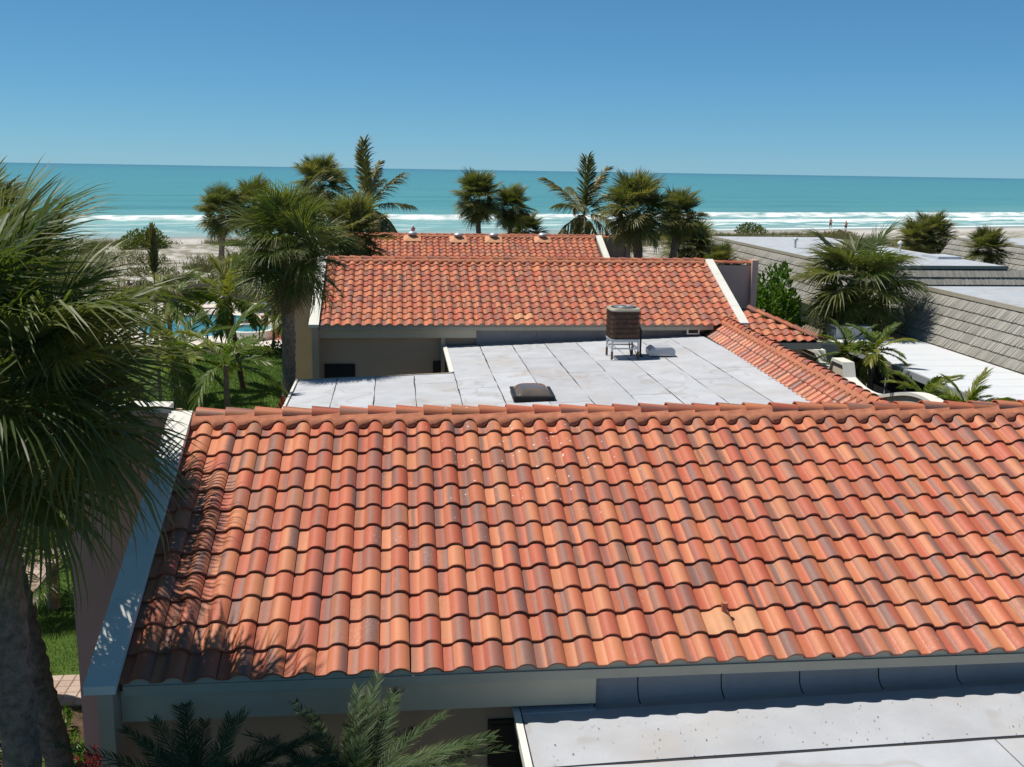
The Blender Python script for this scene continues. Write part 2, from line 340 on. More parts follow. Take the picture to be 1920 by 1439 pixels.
def poly_sheet(name, pts, z, m_, th=.0, parent=None):
    mb = MB(); n = len(pts)
    if th: mb.add([(x, y, z-th) for x, y in pts]+[(x, y, z) for x, y in pts], [tuple(range(n, 2*n))]+[(i, (i+1) % n, n+(i+1) % n, n+i) for i in range(n)])
    else: mb.add([(x, y, z) for x, y in pts], [tuple(range(n))])
    return mb.build(name, m_, parent)
lawn = tag(poly_sheet('lawn', [(-16, 13.9), (-4.3, 13.9), (-4.3, 27), (-2.6, 27), (-2.6, 47), (-7, 45.5), (-12, 44), (-20, 40), (-20, 26)], 1.006, M['lawn']), kind='structure')
def blades(name, n, sampler, h0, h1, w, m_, lean=.5, parent=None):
    v = np.zeros((n*3, 3)); 
    for i in range(n):
        x, y, z = sampler(); a = random.random()*6.283; h = random.uniform(h0, h1); c_, s_ = math.cos(a)*w, math.sin(a)*w
        lx, ly = random.gauss(0, lean)*h, random.gauss(0, lean)*h
        v[3*i] = (x-c_, y-s_, z-.01); v[3*i+1] = (x+c_, y+s_, z-.01); v[3*i+2] = (x+lx, y+ly, z+h)
    me = bpy.data.meshes.new(name); me.vertices.add(n*3); me.vertices.foreach_set('co', v.ravel())
    me.loops.add(n*3); me.polygons.add(n); me.loops.foreach_set('vertex_index', np.arange(n*3)); me.polygons.foreach_set('loop_start', np.arange(0, n*3, 3)); me.polygons.foreach_set('loop_total', np.full(n, 3))
    me.update(calc_edges=True); me.validate(); me.materials.append(m_); return link(name, me, parent)
def inpath(x, y): # paver walk on the left, a winding band
    cx = -6.6-.09*(y-15.5)-.5*math.sin((y-15)*.35); return abs(x-cx) < .62 or (14.95 < y < 15.95 and x < -4.3)
def lsamp():
    while True:
        x, y = random.uniform(-11, -4.35), random.uniform(14.5, 27)
        if not inpath(x, y): return x, y, 1.006
tag(blades('grass', 42000, lsamp, .03, .075, .008, M['grassb']), 'short mown lawn grass beside the paver walk', 'grass', kind='stuff')
tag(blades('grass', 26000, lambda: (random.uniform(-9, -2.7), random.uniform(34, 45.3), 1.006), .04, .09, .018, M['grassb']), 'mown lawn grass in front of the pool deck', 'grass', kind='stuff')
# paver walk
walk = tag(poly_sheet('path', [(-8.6, 13.95), (-4.3, 13.95), (-4.3, 15.97), (-5.6, 16.2), (-5.7, 22), (-6.6, 25.5), (-8.6, 25.5)], 1.004, M['mulch']), kind='structure')
walk.location.z = -.001
pm = MB().bbox((-.095, -.095, -.03), (.095, .095, .03), .01).mesh('paver', M['paver']); cnt = 0
for iy in range(0, 55):
    for ix in range(0, 22):
        y = 14.98+iy*.198; x = -4.42-ix*.198
        if inpath(x, y) and inpath(x-.07, y) and x > -8.6 and cnt < 300:
            o = link('paver', pm, walk); o.location = (x, y, 1.012+random.uniform(-.004, .004)); o.rotation_euler.z = random.gauss(0, .015); cnt += 1

# ------------------------------------------------------------------ roof tiles
TW, TE = .305, .354
PROF = [(0, .004), (.14, 0), (.28, .001), (.37, .008), (.42, .021), (.50, .045), (.60, .060), (.72, .064), (.84, .058), (.93, .043), (1.01, .017)]
def prof(u):
    u %= 1
    for (a, za), (b, zb) in zip(PROF, PROF[1:]):
        if a <= u <= b: return za+(zb-za)*(u-a)/(b-a)
    return 0
def tile_geo(L=.43, thk=.026, rise=.031):
    n = len(PROF); v = []; f = []; uv = []; sm = []
    for y in (0, L):
        for u, z in PROF: v.append((u*TW, y, z+rise*(1-y/TE))); uv.append((u/1.01, y/L))
    for i in range(n-1): f.append((i, i+1, n+i+1, n+i)); sm.append(True)
    b = len(v)
    for u, z in PROF: v.append((u*TW, 0, z+rise)); uv.append((u/1.01, 0))
    for u, z in PROF: v.append((u*TW, .004, z+rise-thk)); uv.append((u/1.01, 0))
    for i in range(n-1): f.append((b+n+i, b+n+i+1, b+i+1, b+i)); sm.append(False)
    c = len(v); u, z = PROF[-1]; v += [(u*TW, 0, z+rise), (u*TW, L, z+rise*(1-L/TE)), (u*TW, L, z-.016), (u*TW, 0, z+rise-thk)]; uv += [(1, 0), (1, 1), (1, 1), (1, 0)]
    f.append((c+3, c+2, c+1, c)); sm.append(False)
    return v, f, uv, sm
TG = tile_geo()
def mesh_uv(name, v, f, uv, sm, m_, trnd=None):
    me = bpy.data.meshes.new(name); me.from_pydata(v, [], f); me.polygons.foreach_set('use_smooth', sm); me.materials.append(m_)
    l = me.uv_layers.new(name='UVMap'); li = np.zeros(len(me.loops), dtype=np.int32); me.loops.foreach_get('vertex_index', li)
    l.data.foreach_set('uv', np.array(uv, dtype=np.float32)[li].ravel())
    if trnd is not None: a = me.attributes.new('trnd', 'FLOAT', 'POINT'); a.data.foreach_set('value', trnd)
    me.update(); return me
TILE = mesh_uv('roof_tile', *TG, M['tile'])
CAM = Vector((0, 0, 9))
def tiled(roof, O, xd, up, ncol, nrow, limit=300, keep=None, seed=1):
    """courses of S tiles on the plane O + a*xd + b*up; the nearest ones are objects, the rest one mesh"""
    rg = random.Random(seed); xd = Vector(xd).normalized(); up = Vector(up).normalized(); nn = xd.cross(up)
    lst = []
    for j in range(nrow):
        for i in range(ncol):
            p = Vector(O)+xd*(i*TW)+up*(j*TE)
            if keep and not keep(p+xd*TW*.5+up*TE*.5): continue
            p = p+xd*rg.gauss(0, .0034)+up*rg.gauss(0, .0045)+nn*abs(rg.gauss(0, .0022))
            a = rg.gauss(0, .007); X = xd*math.cos(a)+up*math.sin(a); Y = nn.cross(X)
            m_ = Matrix((X, Y, nn)).transposed().to_4x4(); m_.translation = p; lst.append(m_)
    lst.sort(key=lambda q: (q.translation-CAM).length if vis(q.translation) else 1e3+(q.translation-CAM).length)
    for q in lst[:limit]:
        o = link('roof_tile', TILE, roof); o.matrix_basis = q
    rest = lst[limit:]
    if rest:
        v = []; f = []; uv = []; sm = []; tr = []
        for q in rest:
            b = len(v); r_ = rg.random()
            v += [tuple(q @ Vector(p)) for p in TG[0]]; f += [tuple(i+b for i in g) for g in TG[1]]; uv += TG[2]; sm += TG[3]; tr += [r_]*len(TG[0])
        o = link('roof_tile', mesh_uv('roof_tiles', v, f, uv, sm, M['tile'], tr), roof); o['kind'] = 'stuff'
def vis(p):
    d = Vector(p)-CAM; w = d.dot(Fw)
    return w > 0 and abs(d.dot(Rv)/w) < .51 and abs(d.dot(Uv)/w) < .39
def cap_mesh():
    v = []; f = []; uv = []; sm = []; n = 8; L = .41
    for y, rr in ((0, .118), (L, .098)):
        for k in range(n+1):
            a = math.pi*k/n; v.append((y, -math.cos(a)*rr, math.sin(a)*rr*.82+(.026 if y == 0 else 0))); uv.append((k/n, y/L+.1))
    for k in range(n): f.append((k, n+1+k, n+2+k, k+1)); sm.append(True)
    b = len(v)
    for dr in (0, .02):
        for k in range(n+1):
            a = math.pi*k/n; rr = .118-dr; v.append((0, -math.cos(a)*rr, math.sin(a)*rr*.82+.026)); uv.append((k/n, 0.1))
    for k in range(n): f.append((b+k, b+k+1, b+n+2+k, b+n+1+k)); sm.append(False)
    return mesh_uv('ridge_tile', v, f, uv, sm, M['tile'])
CAP = cap_mesh()
def caps(roof, A, B, step=.362, seed=3, scale=1.0, name='ridge_tile'):
    """ridge tiles from A to B, the A end of each raised and lapping the one before"""
    rg = random.Random(seed); A = Vector(A); B = Vector(B); d = (B-A).normalized(); n = int((B-A).length/step+.5)
    s = Vector((0,0,1)).cross(d).normalized(); u = d.cross(s)
    for i in range(n):
        m_ = Matrix((d, s, u)).transposed().to_4x4(); m_.translation = A+d*(i*step+rg.gauss(0, .004))+u*rg.gauss(0, .003)+s*rg.gauss(0, .005)
        o = link(name, CAP, roof); o.matrix_basis = m_ @ Matrix.Rotation(rg.gauss(0, .01), 4, 'Z') @ Matrix.Diagonal((1, scale, scale, 1))
def mortar_bed(roof, O, xd, up, n, x0, x1, off):
    """terracotta coloured mortar closing the gap between ridge tiles and the top course (off: slope length up to the ridge)"""
    xd = Vector(xd).normalized(); up = Vector(up).normalized(); n = xd.cross(up); mb = MB(); vs = []; fs = []
    N_ = int((x1-x0)/.02)
    for i in range(N_+1):
        x = x0+(x1-x0)*i/N_; pz = prof(x/TW); w = nz(x, off, 6, 2)
        lo = .165+.085*(1-pz/.063)+.010*w
        P = Vector(O)+xd*x
        vs += [P+up*(off-lo)+n*(pz+.030), P+up*(off-lo+.02)+n*(max(pz, .040)+.052), P+up*(off-.115)+n*(.092+.006*w), P+up*(off+.02)+n*.12]
    for i in range(N_):
        for k in range(3): fs.append((i*4+k, (i+1)*4+k, (i+1)*4+k+1, i*4+k+1))
    mb.add(vs, fs, True); return mb.build('mortar_bed', M['mortar'], roof)

SL = .3975                                             # roof pitch (rise over run)
def gable_house(name, label, x0, x1, ye, ze, tx, seed, right=False, lintel_to=None, cap_seed=3, group='terracotta tiled houses'):
    """front slope from eave (ye, ze) up to a ridge 4 m behind; tx: x of the first tile's left edge"""
    yr = ye+4.0; zr = ze+4.0*SL; up = Vector((0, 1, SL)).normalized(); slope = 4.0*math.hypot(1, SL)
    h = empty(name, ((x0+x1)/2, yr, 1.0), label, 'house', group)
    inv = Vector(h.location)
    def W_(v): return (v[0]-inv.x, v[1]-inv.y, v[2]-inv.z)
    def part(mb, nm, mt, par=None):
        mb.v = [W_(v) for v in mb.v]; return mb.build(nm, mt, par or h)
    rf = part(MB().hexa([(x0, ye+.05, ze-.10), (x1, ye+.05, ze-.10), (x1, yr, zr-.10), (x0, yr, zr-.10)], [(x0, ye+.05, ze-.02), (x1, ye+.05, ze-.02), (x1, yr, zr-.045), (x0, yr, zr-.045)])
        .hexa([(x0, yr, zr-.10), (x1, yr, zr-.10), (x1, yr+4, ze-.10), (x0, yr+4, ze-.10)], [(x0, yr, zr+.0), (x1, yr, zr+.0), (x1, yr+4, ze), (x0, yr+4, ze)]), 'roof', M['underlay'])
    return h, rf, part, W_, yr, zr, up, slope

def back_tiles(): pass
def W_of(h): 
    iv = Vector(h.location); return lambda v: Vector(v)-iv

# ---- front house
H1x0, H1x1, H1ye, H1ze = -2.60, 11.2, 9.31, 4.20
h1, rf1, part1, W1, yr1, zr1, up1, sl1 = gable_house('tiled_house', 'nearest house with large terracotta tile roof filling the foreground', H1x0, H1x1, H1ye, H1ze, 0, 1)
TX1 = -2.465-.68*TW-TW*0
tiled(rf1, W1((TX1+.02, H1ye, H1ze)), (1,0,0), up1, 45, 12, 300, seed=11)
caps(rf1, W1((H1x0+.03, yr1+.02, zr1+.05)), W1((H1x1, yr1+.02, zr1+.05)), .362, 5)
mortar_bed(rf1, W1((TX1+.02, H1ye, H1ze)), (1,0,0), up1, 0, .04, H1x1-TX1-.05, sl1)
def eave_trim(part, x0, x1, ye, ze, tx, zb=.115):
    # scalloped closure under the tile barrels, drip edge
    vs = []; fs = []; n = int((x1-x0)/.025)
    for i in range(n+1):
        x = x0+(x1-x0)*i/n; vs += [(x, ye+.012, ze-.03), (x, ye+.012, ze+prof((x-tx)/TW)+.008)]
    for i in range(n): fs.append((2*i, 2*i+2, 2*i+3, 2*i+1))
    part(MB().add(vs, fs), 'eave_closure', M['trimgrey'])
    part(MB().box((x0, ye+.002, ze-zb), (x1, ye+.05, ze-.012)).box((x0, ye-.006, ze-.03), (x1, ye-.001, ze-.012)), 'drip_edge', M['trimgrey'])
eave_trim(part1, H1x0, H1x1, H1ye, H1ze, TX1+.02)
def coping(part, xa, xb, ye, ze, yr, zr, lift=.13, wallx=None, post=True, both=True, nseg=4, th=.085, frontcap=True):
    for i in range(nseg):
        g = .003; y0 = ye-.15+(yr-ye+.15)*i/nseg+g; y1 = ye-.15+(yr-ye+.15)*(i+1)/nseg-g
        zz = lambda y: ze+lift+(y-ye)*SL
        part(MB().hexa([(xa, y0, zz(y0)-th), (xb, y0, zz(y0)-th), (xb, y1, zz(y1)-th), (xa, y1, zz(y1)-th)], [(xa, y0, zz(y0)), (xb, y0, zz(y0)), (xb, y1, zz(y1)), (xa, y1, zz(y1))]), 'coping_slab', M['white'])
    zt = ze+lift+(yr-ye)*SL
    part(MB().hexa([(xa, yr, zt-th), (xb, yr, zt-th), (xb, yr+4.1, ze+lift-th), (xa, yr+4.1, ze+lift-th)], [(xa, yr, zt), (xb, yr, zt), (xb, yr+4.1, ze+lift), (xa, yr+4.1, ze+lift)]), 'coping_slab', M['white'])
coping(part1, -2.91, -2.625, H1ye, H1ze, yr1, zr1)
def gable_wall(part, xa, xb, ye, ze, yr, zr, lift, m_='stucco'):
    zt = lambda y: ze+lift-.088+(y-ye)*SL
    mb = MB(); y0 = ye-.12
    mb.add([(xa, y0, .9), (xb, y0, .9), (xb, y0, zt(y0)), (xa, y0, zt(y0)), (xa, yr, .9), (xb, yr, .9), (xb, yr, zt(yr)), (xa, yr, zt(yr)), (xa, yr+4, .9), (xb, yr+4, .9), (xb, yr+4, zt(ye)), (xa, yr+4, zt(ye))],
        [(0,1,2,3), (1,5,6,2), (0,3,7,4), (3,2,6,7), (5,9,10,6), (4,7,11,8), (7,6,10,11), (9,8,11,10)])
    return part(mb, 'gable_wall', M[m_])
gable_wall(part1, -2.80, -2.66, H1ye, H1ze, yr1, zr1, .13)
part1(MB().box((-4.26, 13.31, .9), (-2.80, 13.53, 5.90)), 'wing_wall', M['stuccopink'])
part1(MB().hexa([(-4.30, 13.27, 5.902), (-2.915, 13.27, 5.902), (-2.915, 13.57, 5.902), (-4.30, 13.57, 5.902)], [(-4.30, 13.27, 6.02), (-2.915, 13.27, 5.98), (-2.915, 13.57, 5.98), (-4.30, 13.57, 6.02)]), 'wing_wall_cap', M['white'])
part1(MB().box((-2.66, 9.80, .9), (11.2, 9.95, 4.08)), 'front_wall', M['stucco'])
part1(MB().box((-2.66, 16.9, .9), (11.2, 17.05, 4.08)), 'back_wall', M['stucco'])
part1(MB().box((-2.655, 9.42, 3.76), (1.95, 9.50, H1ze-.118)), 'fascia_board', M['trim'])
part1(MB().box((-2.655, 9.5, H1ze-.14), (11.2, 9.8, H1ze-.11)), 'soffit', M['trim'])
wf = part1(MB().box((.90, 9.76, 2.3), (1.6, 9.80, 3.42)), 'window_frame', M['dark'])
part1(MB().box((.95, 9.75, 2.35), (1.55, 9.762, 3.37)), 'window_pane', M['dark'])
# vent pipe on its bare tile, near the eave of the front roof
vp = part1(MB().tube([(3.38, 9.88, 4.42), (3.38, 9.865, 4.60)], .030, 14).tube([(3.38, 9.867, 4.565), (3.38, 9.864, 4.605)], .036, 14).tube([(3.38, 9.88, 4.44), (3.38, 9.878, 4.475)], .038, 14), 'vent_pipe', M['mortar'])
def flash_tile(part, tx, ye, ze, i, j, w=1):
    up = Vector((0, 1, SL)).normalized(); nn = Vector((1,0,0)).cross(up); vs = []; fs = []
    O = Vector((tx+i*TW, ye, ze))+up*(j*TE); n = 16
    for r_ in range(5):
        for k in range(n+1):
            u = k/n*w; y = r_/4*TE*.985; hump = .020*math.exp(-((u-.5*w)/.28)**2-((y-.19)/.12)**2)
            vs.append(O+Vector((u*TW, 0, 0))+up*(y-.004)+nn*(prof(u-.0)+.0335*(1-y/TE)+.004+hump))
    for r_ in range(4):
        for k in range(n): a = r_*(n+1)+k; fs.append((a, a+1, a+n+2, a+n+1))
    return part(MB().add(vs, fs, True), 'flashing_tile', M['flashcol'])
M['flashcol'] = simple('flashpaint', (.60, .29, .15), .6, .08, 6, .1)
flash_tile(part1, TX1+.02, H1ye, H1ze, 19, 1)
flash_tile(part1, TX1+.02, H1ye, H1ze, 20, 1)

# ---- flashing wall strip + flat roofs
def flash_strip(part, xs_, yw, ztop, zf, seed=2, th=.006):
    rg = random.Random(seed)
    for a, b in zip(xs_, xs_[1:]):
        vs = []; n = 6
        for i in range(n+1):
            x = a+.006+(b-a-.012)*i/n; w = rg.gauss(0, .004); z0 = zf(x)
            for (dy, z) in ((0, ztop), (-.004, z0+.16), (-.022, z0+.075), (-.075, z0+.022), (-.14+w, z0+.012), (-.21+w, z0+.011)):
                vs.append((x, yw+dy, z))
        q = 6; fs = [(i*q+k, i*q+k+1, (i+1)*q+k+1, (i+1)*q+k) for i in range(n) for k in range(q-1)]
        part(MB().add(vs, [f[::-1] for f in fs], True), 'flashing_sheet', M['flash'])
def sheet(part, x0, x1, y0, y1, zf, seed, lift=.010, along='y', m_='membrane'):
    rg = random.Random(seed); n = 10; vs = []; L = []
    for i in range(n+1):
        f = i/n
        if along == 'y':
            y = y0+(y1-y0)*f; a, b = x0+rg.gauss(0, .007), x1+rg.gauss(0, .007); L.append(((a, y), (b, y)))
        else:
            x = x0+(x1-x0)*f; a, b = y0+rg.gauss(0, .005), y1+rg.gauss(0, .005); L.append(((x, b), (x, a)))
    for (a, b) in L: vs += [(*a, zf(*a)+lift), (*b, zf(*b)+lift), (*a, zf(*a)+.001), (*b, zf(*b)+.001)]
    fs = []
    for i in range(n):
        q = i*4; fs += [(q, q+1, q+5, q+4), (q+2, q, q+4, q+6), (q+1, q+3, q+7, q+5)]
    fs += [(2, 3, 1, 0), (n*4, n*4+1, n*4+3, n*4+2)]
    return part(MB().add(vs, fs), 'membrane_sheet', M[m_])
def slab(part, poly, zf, th, nm, m_):
    n = len(poly); return part(MB().add([(x, y, zf(x, y)) for x, y in poly]+[(x, y, zf(x, y)-th) for x, y in poly], [tuple(range(n)), tuple(range(2*n-1, n-1, -1))]+[(n+i, n+(i+1) % n, (i+1) % n, i) for i in range(n)]), nm, m_)
def group_part(root):
    iv = Vector(root.location)
    def part(mb, nm, mt, par=None):
        mb.v = [(v[0]-iv.x, v[1]-iv.y, v[2]-iv.z) for v in mb.v]; return mb.build(nm, mt, par or root)
    return part
f1 = empty('flat_roof_building', (5, 6.5, 1), 'pale flat membrane roof at the bottom right corner under the tiled eave', 'building', 'flat roofed wings')
pf1 = group_part(f1); zf1 = lambda x, y: 3.68+.021*(x-1.2)
slab(pf1, [(1.19, 3.5), (9.5, 3.5), (9.5, 9.58), (1.19, 9.58)], zf1, .14, 'roof_deck', M['bitumen'])
for k, (a, b) in enumerate(((9.44, 8.42), (8.40, 7.45), (7.43, 6.45), (6.43, 5.45), (5.43, 4.45))):
    sheet(pf1, 1.205, 5.6 if k % 2 else 9.5, b+.02, a, zf1, 40+k, along='x')
    if k % 2: sheet(pf1, 5.615, 9.5, b+.02, a, zf1, 60+k, along='x')
flash_strip(pf1, [1.95, 2.42, 3.30, 4.14, 5.0, 5.86, 6.7, 7.6, 8.5, 9.5], 9.60, H1ze-.125, lambda x: zf1(x, 0))
slab(pf1, [(1.20, 9.37), (1.94, 9.37), (1.94, 9.57), (1.20, 9.57)], lambda x, y: zf1(x, y)+.020, .008, 'membrane_strip', M['membrane'])
pf1(MB().box((1.15, 3.5, 3.46), (1.187, 9.58, 3.705)).box((1.12, 3.5, 3.67), (1.15, 9.58, 3.710)), 'drip_edge', M['white'])
pf1(MB().box((1.35, 3.5, .9), (9.4, 9.55, 3.48)), 'wall', M['stucco'])
def crumbs(n, samp, size, m_, nm, label, cat):
    mb = MB()
    for _ in range(n):
        x, y, z = samp(); a = random.random()*6.28; L = random.uniform(.4, 1.3)*size; w = L*random.uniform(.25, .6); c_, s_ = math.cos(a), math.sin(a)
        mb.add([(x-c_*L, y-s_*L, z+.004), (x+s_*w, y-c_*w, z+.010), (x+c_*L, y+s_*L, z+.005), (x-s_*w, y+c_*w, z+.014)], [(0, 1, 2, 3), (0, 3, 2, 1)][:1])
    return tag(mb.build(nm, m_), label, cat, kind='stuff')
crumbs(150, lambda: (lambda x, y: (x, y, zf1(x, y)+.012))(random.uniform(1.3, 7.5), random.uniform(8.4, 9.25)), .011, M['dead'], 'leaf_litter', 'scattered dry leaf crumbs on the near flat roof', 'leaf litter')

# ---- middle flat roof between the first and the second house
f2 = empty('flat_roof_building', (4, 24, 1), 'long pale flat membrane roof between the two tiled houses, with skylight and unit on it', 'building', 'flat roofed wings')
pf2 = group_part(f2); zf2 = lambda x, y: 3.78+.041*(x-1.5)
def bx(y): return 9.02+.0441*(y-21.0)                 # left foot of the tiled parapet strip
slab(pf2, [(-2.56, 17.1), (9.5, 17.1), (9.5, 31.0), (1.45, 31.0), (1.45, 26.6), (-2.56, 26.6)], zf2, .16, 'roof_deck', M['bitumen'])
edges = [-2.55+.985*k for k in range(5)]+[2.42, 3.39, 4.36, 5.33, 6.30, 7.27, 8.24, 9.30]
edges[4] = 1.44
cuts = {0: [], 1: [23.1], 2: [], 3: [25.4], 4: [29.0, 24.6], 5: [26.4], 6: [28.2, 22.6], 7: [25.9], 8: [27.4, 23.0], 9: [26.8], 10: [28.6, 24.4], 11: [25.6]}
for k, (a, b) in enumerate(zip(edges, edges[1:])):
    top = 26.55 if k < 4 else 30.86; ysq = [17.2]+sorted(cuts.get(k, []))+[top]
    for q, (y0, y1) in enumerate(zip(ysq, ysq[1:])): sheet(pf2, a+.011, b-.011, y0+.008, y1-.008, zf2, 100+k*7+q, lift=.008+.0015*(k % 2))
flash_strip(pf2, [2.34, 3.26, 4.19, 5.12, 6.04, 6.97, 7.9, 8.75, 9.42], 31.0, 4.30, lambda x: zf2(x, 0), 4)
pf2(MB().box((-2.62, 17.1, 3.44), (-2.565, 26.6, 3.66)), 'drip_edge', M['white'])
pf2(MB().hexa([(-2.56, 26.605, 3.45), (1.40, 26.605, 3.60), (1.40, 26.66, 3.60), (-2.56, 26.66, 3.45)], [(-2.56, 26.605, 3.63), (1.40, 26.605, 3.79), (1.40, 26.66, 3.79), (-2.56, 26.66, 3.63)]), 'drip_edge', M['trim'])
pf2(MB().box((1.385, 26.66, 3.60), (1.445, 31.0, 3.815)).box((1.33, 26.7, 3.74), (1.385, 30.9, 3.80)), 'gutter', M['white'])
pf2(MB().box((-2.45, 17.15, .9), (1.6, 26.5, 3.45)).box((1.6, 17.15, .9), (9.8, 30.9, 3.55)), 'wall', M['stucco'])
# tiled parapet strip along the right edge of that roof
st = empty('tiled_parapet', (9.5, 24.5, 3.9), 'low tiled parapet strip with its own ridge along the right edge of the flat roof', 'parapet')
pst = group_part(st); ivs = Vector(st.location)
e = Vector((.0441, 1, 0)).normalized(); A0 = Vector((bx(16.5), 16.5, 4.02)); A1 = Vector((bx(31.6), 31.6, 4.05)); side = Vector((e.y, -e.x, 0)); upS = (side*.60+Vector((0,0,.46))).normalized()
core = pst(MB().hexa([A0+Vector((.02,0,-.3)), A0+side*.75+Vector((0,0,-.3)), A1+side*.75+Vector((0,0,-.3)), A1+Vector((.02,0,-.3))], [A0+Vector((.02,0,-.03)), A0+side*.66+Vector((0,0,.42)), A1+side*.66+Vector((0,0,.42)), A1+Vector((.02,0,-.03))]), 'core', M['underlay'])
nst = int((A1-A0).length/TW)
tiled(core, A1-ivs, -e, upS, nst, 2, 120, seed=21)
caps(core, A0+side*.63+Vector((0,0,.52))-ivs, A1+side*.63+Vector((0,0,.52))-ivs, .40, 9, 1.05)
mortar_bed(core, A1-ivs, -e, upS, 0, 0, (A1-A0).length-.1, .80)
pst(MB().hexa([A0+Vector((-.06,0,-.25)), A0+Vector((-.01,0,-.25)), A1+Vector((-.01,0,-.25)), A1+Vector((-.06,0,-.25))], [A0+Vector((-.05,0,-.05)), A0+Vector((0,0,-.02)), A1+Vector((0,0,-.02)), A1+Vector((-.05,0,-.05))]), 'base_flashing', M['flash'])
pst(MB().hexa([A0+side*.70+Vector((0,0,-3.1)), A0+side*.86+Vector((0,0,-3.1)), A1+side*.86+Vector((0,0,-3.1)), A1+side*.70+Vector((0,0,-3.1))], [A0+side*.70+Vector((0,0,.36)), A0+side*.86+Vector((0,0,.36)), A1+side*.86+Vector((0,0,.36)), A1+side*.70+Vector((0,0,.36))]), 'wall', M['stucco'])

# ---- second house
H2ye, H2ze = 30.6, 4.42
h2, rf2, part2, W2, yr2, zr2, up2, sl2 = gable_house('tiled_house', 'second tiled house, behind the flat roof with the skylight', -2.30, 10.42, H2ye, H2ze, 0, 2)
tiled(rf2, W2((-2.30, H2ye, H2ze)), (1,0,0), up2, 42, 12, 300, keep=lambda p: p.x+h2.location.x < 10.38, seed=31)
caps(rf2, W2((-2.28, yr2+.02, zr2+.05)), W2((10.40, yr2+.02, zr2+.05)), .362, 6)
mortar_bed(rf2, W2((-2.30, H2ye, H2ze)), (1,0,0), up2, 0, .0, 12.66, sl2)
eave_trim(part2, -2.30, 9.6, H2ye, H2ze, -2.30)
coping(part2, -2.60, -2.31, H2ye, H2ze, yr2, zr2)
coping(part2, 10.42, 10.70, H2ye+.10, H2ze+.04, yr2, zr2)
gable_wall(part2, -2.52, -2.33, H2ye, H2ze, yr2, zr2, .13)
gable_wall(part2, 10.45, 10.64, H2ye+.10, H2ze+.04, yr2, zr2, .13)
part2(MB().box((-3.62, 34.62, .9), (-2.52, 34.84, 5.95)), 'wing_wall', M['stucco'])
part2(MB().box((10.64, 34.55, .9), (12.05, 34.75, 5.93)), 'wing_wall', M['stuccopink'])
part2(MB().box((12.05, 34.42, .9), (12.26, 34.80, 6.12)), 'wing_wall_pier', M['stuccopink'])
caps(rf2, W2((10.72, 34.66, 5.98)), W2((12.05, 34.66, 5.98)), .345, 8)
part2(MB().box((-2.33, 31.05, .9), (10.45, 31.2, 4.28)), 'front_wall', M['stucco'])
part2(MB().box((-2.33, 38.3, .9), (10.45, 38.45, 4.28)), 'back_wall', M['stucco'])
part2(MB().box((-2.325, 30.72, 4.05), (2.33, 30.80, H2ze-.118)), 'fascia_board', M['trim'])
part2(MB().box((-2.325, 30.8, 4.26), (9.45, 31.05, 4.30)), 'soffit', M['trim'])
part2(MB().box((1.28, 30.84, .9), (1.40, 30.96, 4.05)), 'post', M['trim'])
wn_ = part2(MB().box((-2.2, 31.0, 2.2), (-1.3, 31.05, 3.22)), 'window_frame', M['dark']); part2(MB().box((-2.15, 30.99, 2.25), (-1.35, 31.003, 3.17)), 'window_pane', M['dark'])
part2(MB().box((1.05, 31.0, 1.0), (1.44, 31.05, 3.3)), 'door_frame', M['dark'])
part2(MB().tube([(3.80, 31.25, 4.64), (3.80, 31.24, 4.83)], .035, 12), 'vent_pipe', M['mortar'])
flash_tile(part2, -2.30, H2ye, H2ze, 19, 1); flash_tile(part2, -2.30, H2ye, H2ze, 20, 1)
# small hipped roof on the right flank of the second house
hp = empty('hipped_roof_porch', (11.6, 31, 1), 'small hipped tile roof stepping down right of the second house', 'porch')
php = group_part(hp); ivh = Vector(hp.location)
ze_h, ye_h = 4.06, 29.75
def hz(y): return ze_h+(y-ye_h)*SL
top = (10.95, 31.45); cor = (12.72, ye_h)
hb = php(MB().add([(10.1, ye_h, ze_h-.03), (cor[0], ye_h, ze_h-.03), (11.0, 31.6, hz(31.6)-.03), (10.1, 31.6, hz(31.6)-.03), (cor[0], 34.5, ze_h-.03), (11.0, 34.5, hz(31.6)-.03)], [(0, 1, 2, 3), (1, 4, 5, 2)]), 'roof', M['underlay'])
def kp(p):
    x, y = p.x+ivh.x, p.y+ivh.y; t = (y-ye_h)/(31.6-ye_h); return x < cor[0]+(11.0-cor[0])*t-.02 and y < 31.55
tiled(hb, Vector((10.1, ye_h, ze_h))-ivh, (1,0,0), up2, 9, 6, 60, keep=kp, seed=41)
caps(hb, Vector((11.0, 31.6, hz(31.6)+.05))-ivh, Vector((cor[0]+.05, ye_h-.05, ze_h+.05))-ivh, .33, 4, .95, name='hip_tile')
php(MB().box((10.1, ye_h-.01, ze_h-.22), (cor[0], ye_h+.06, ze_h-.02)).box((cor[0]-.06, ye_h+.06, ze_h-.22), (cor[0], 34.4, ze_h-.04)), 'fascia_board', M['trimgrey'])
php(MB().box((10.75, ye_h+.45, .9), (12.3, 34.4, ze_h-.23)), 'wall', M['stucco'])

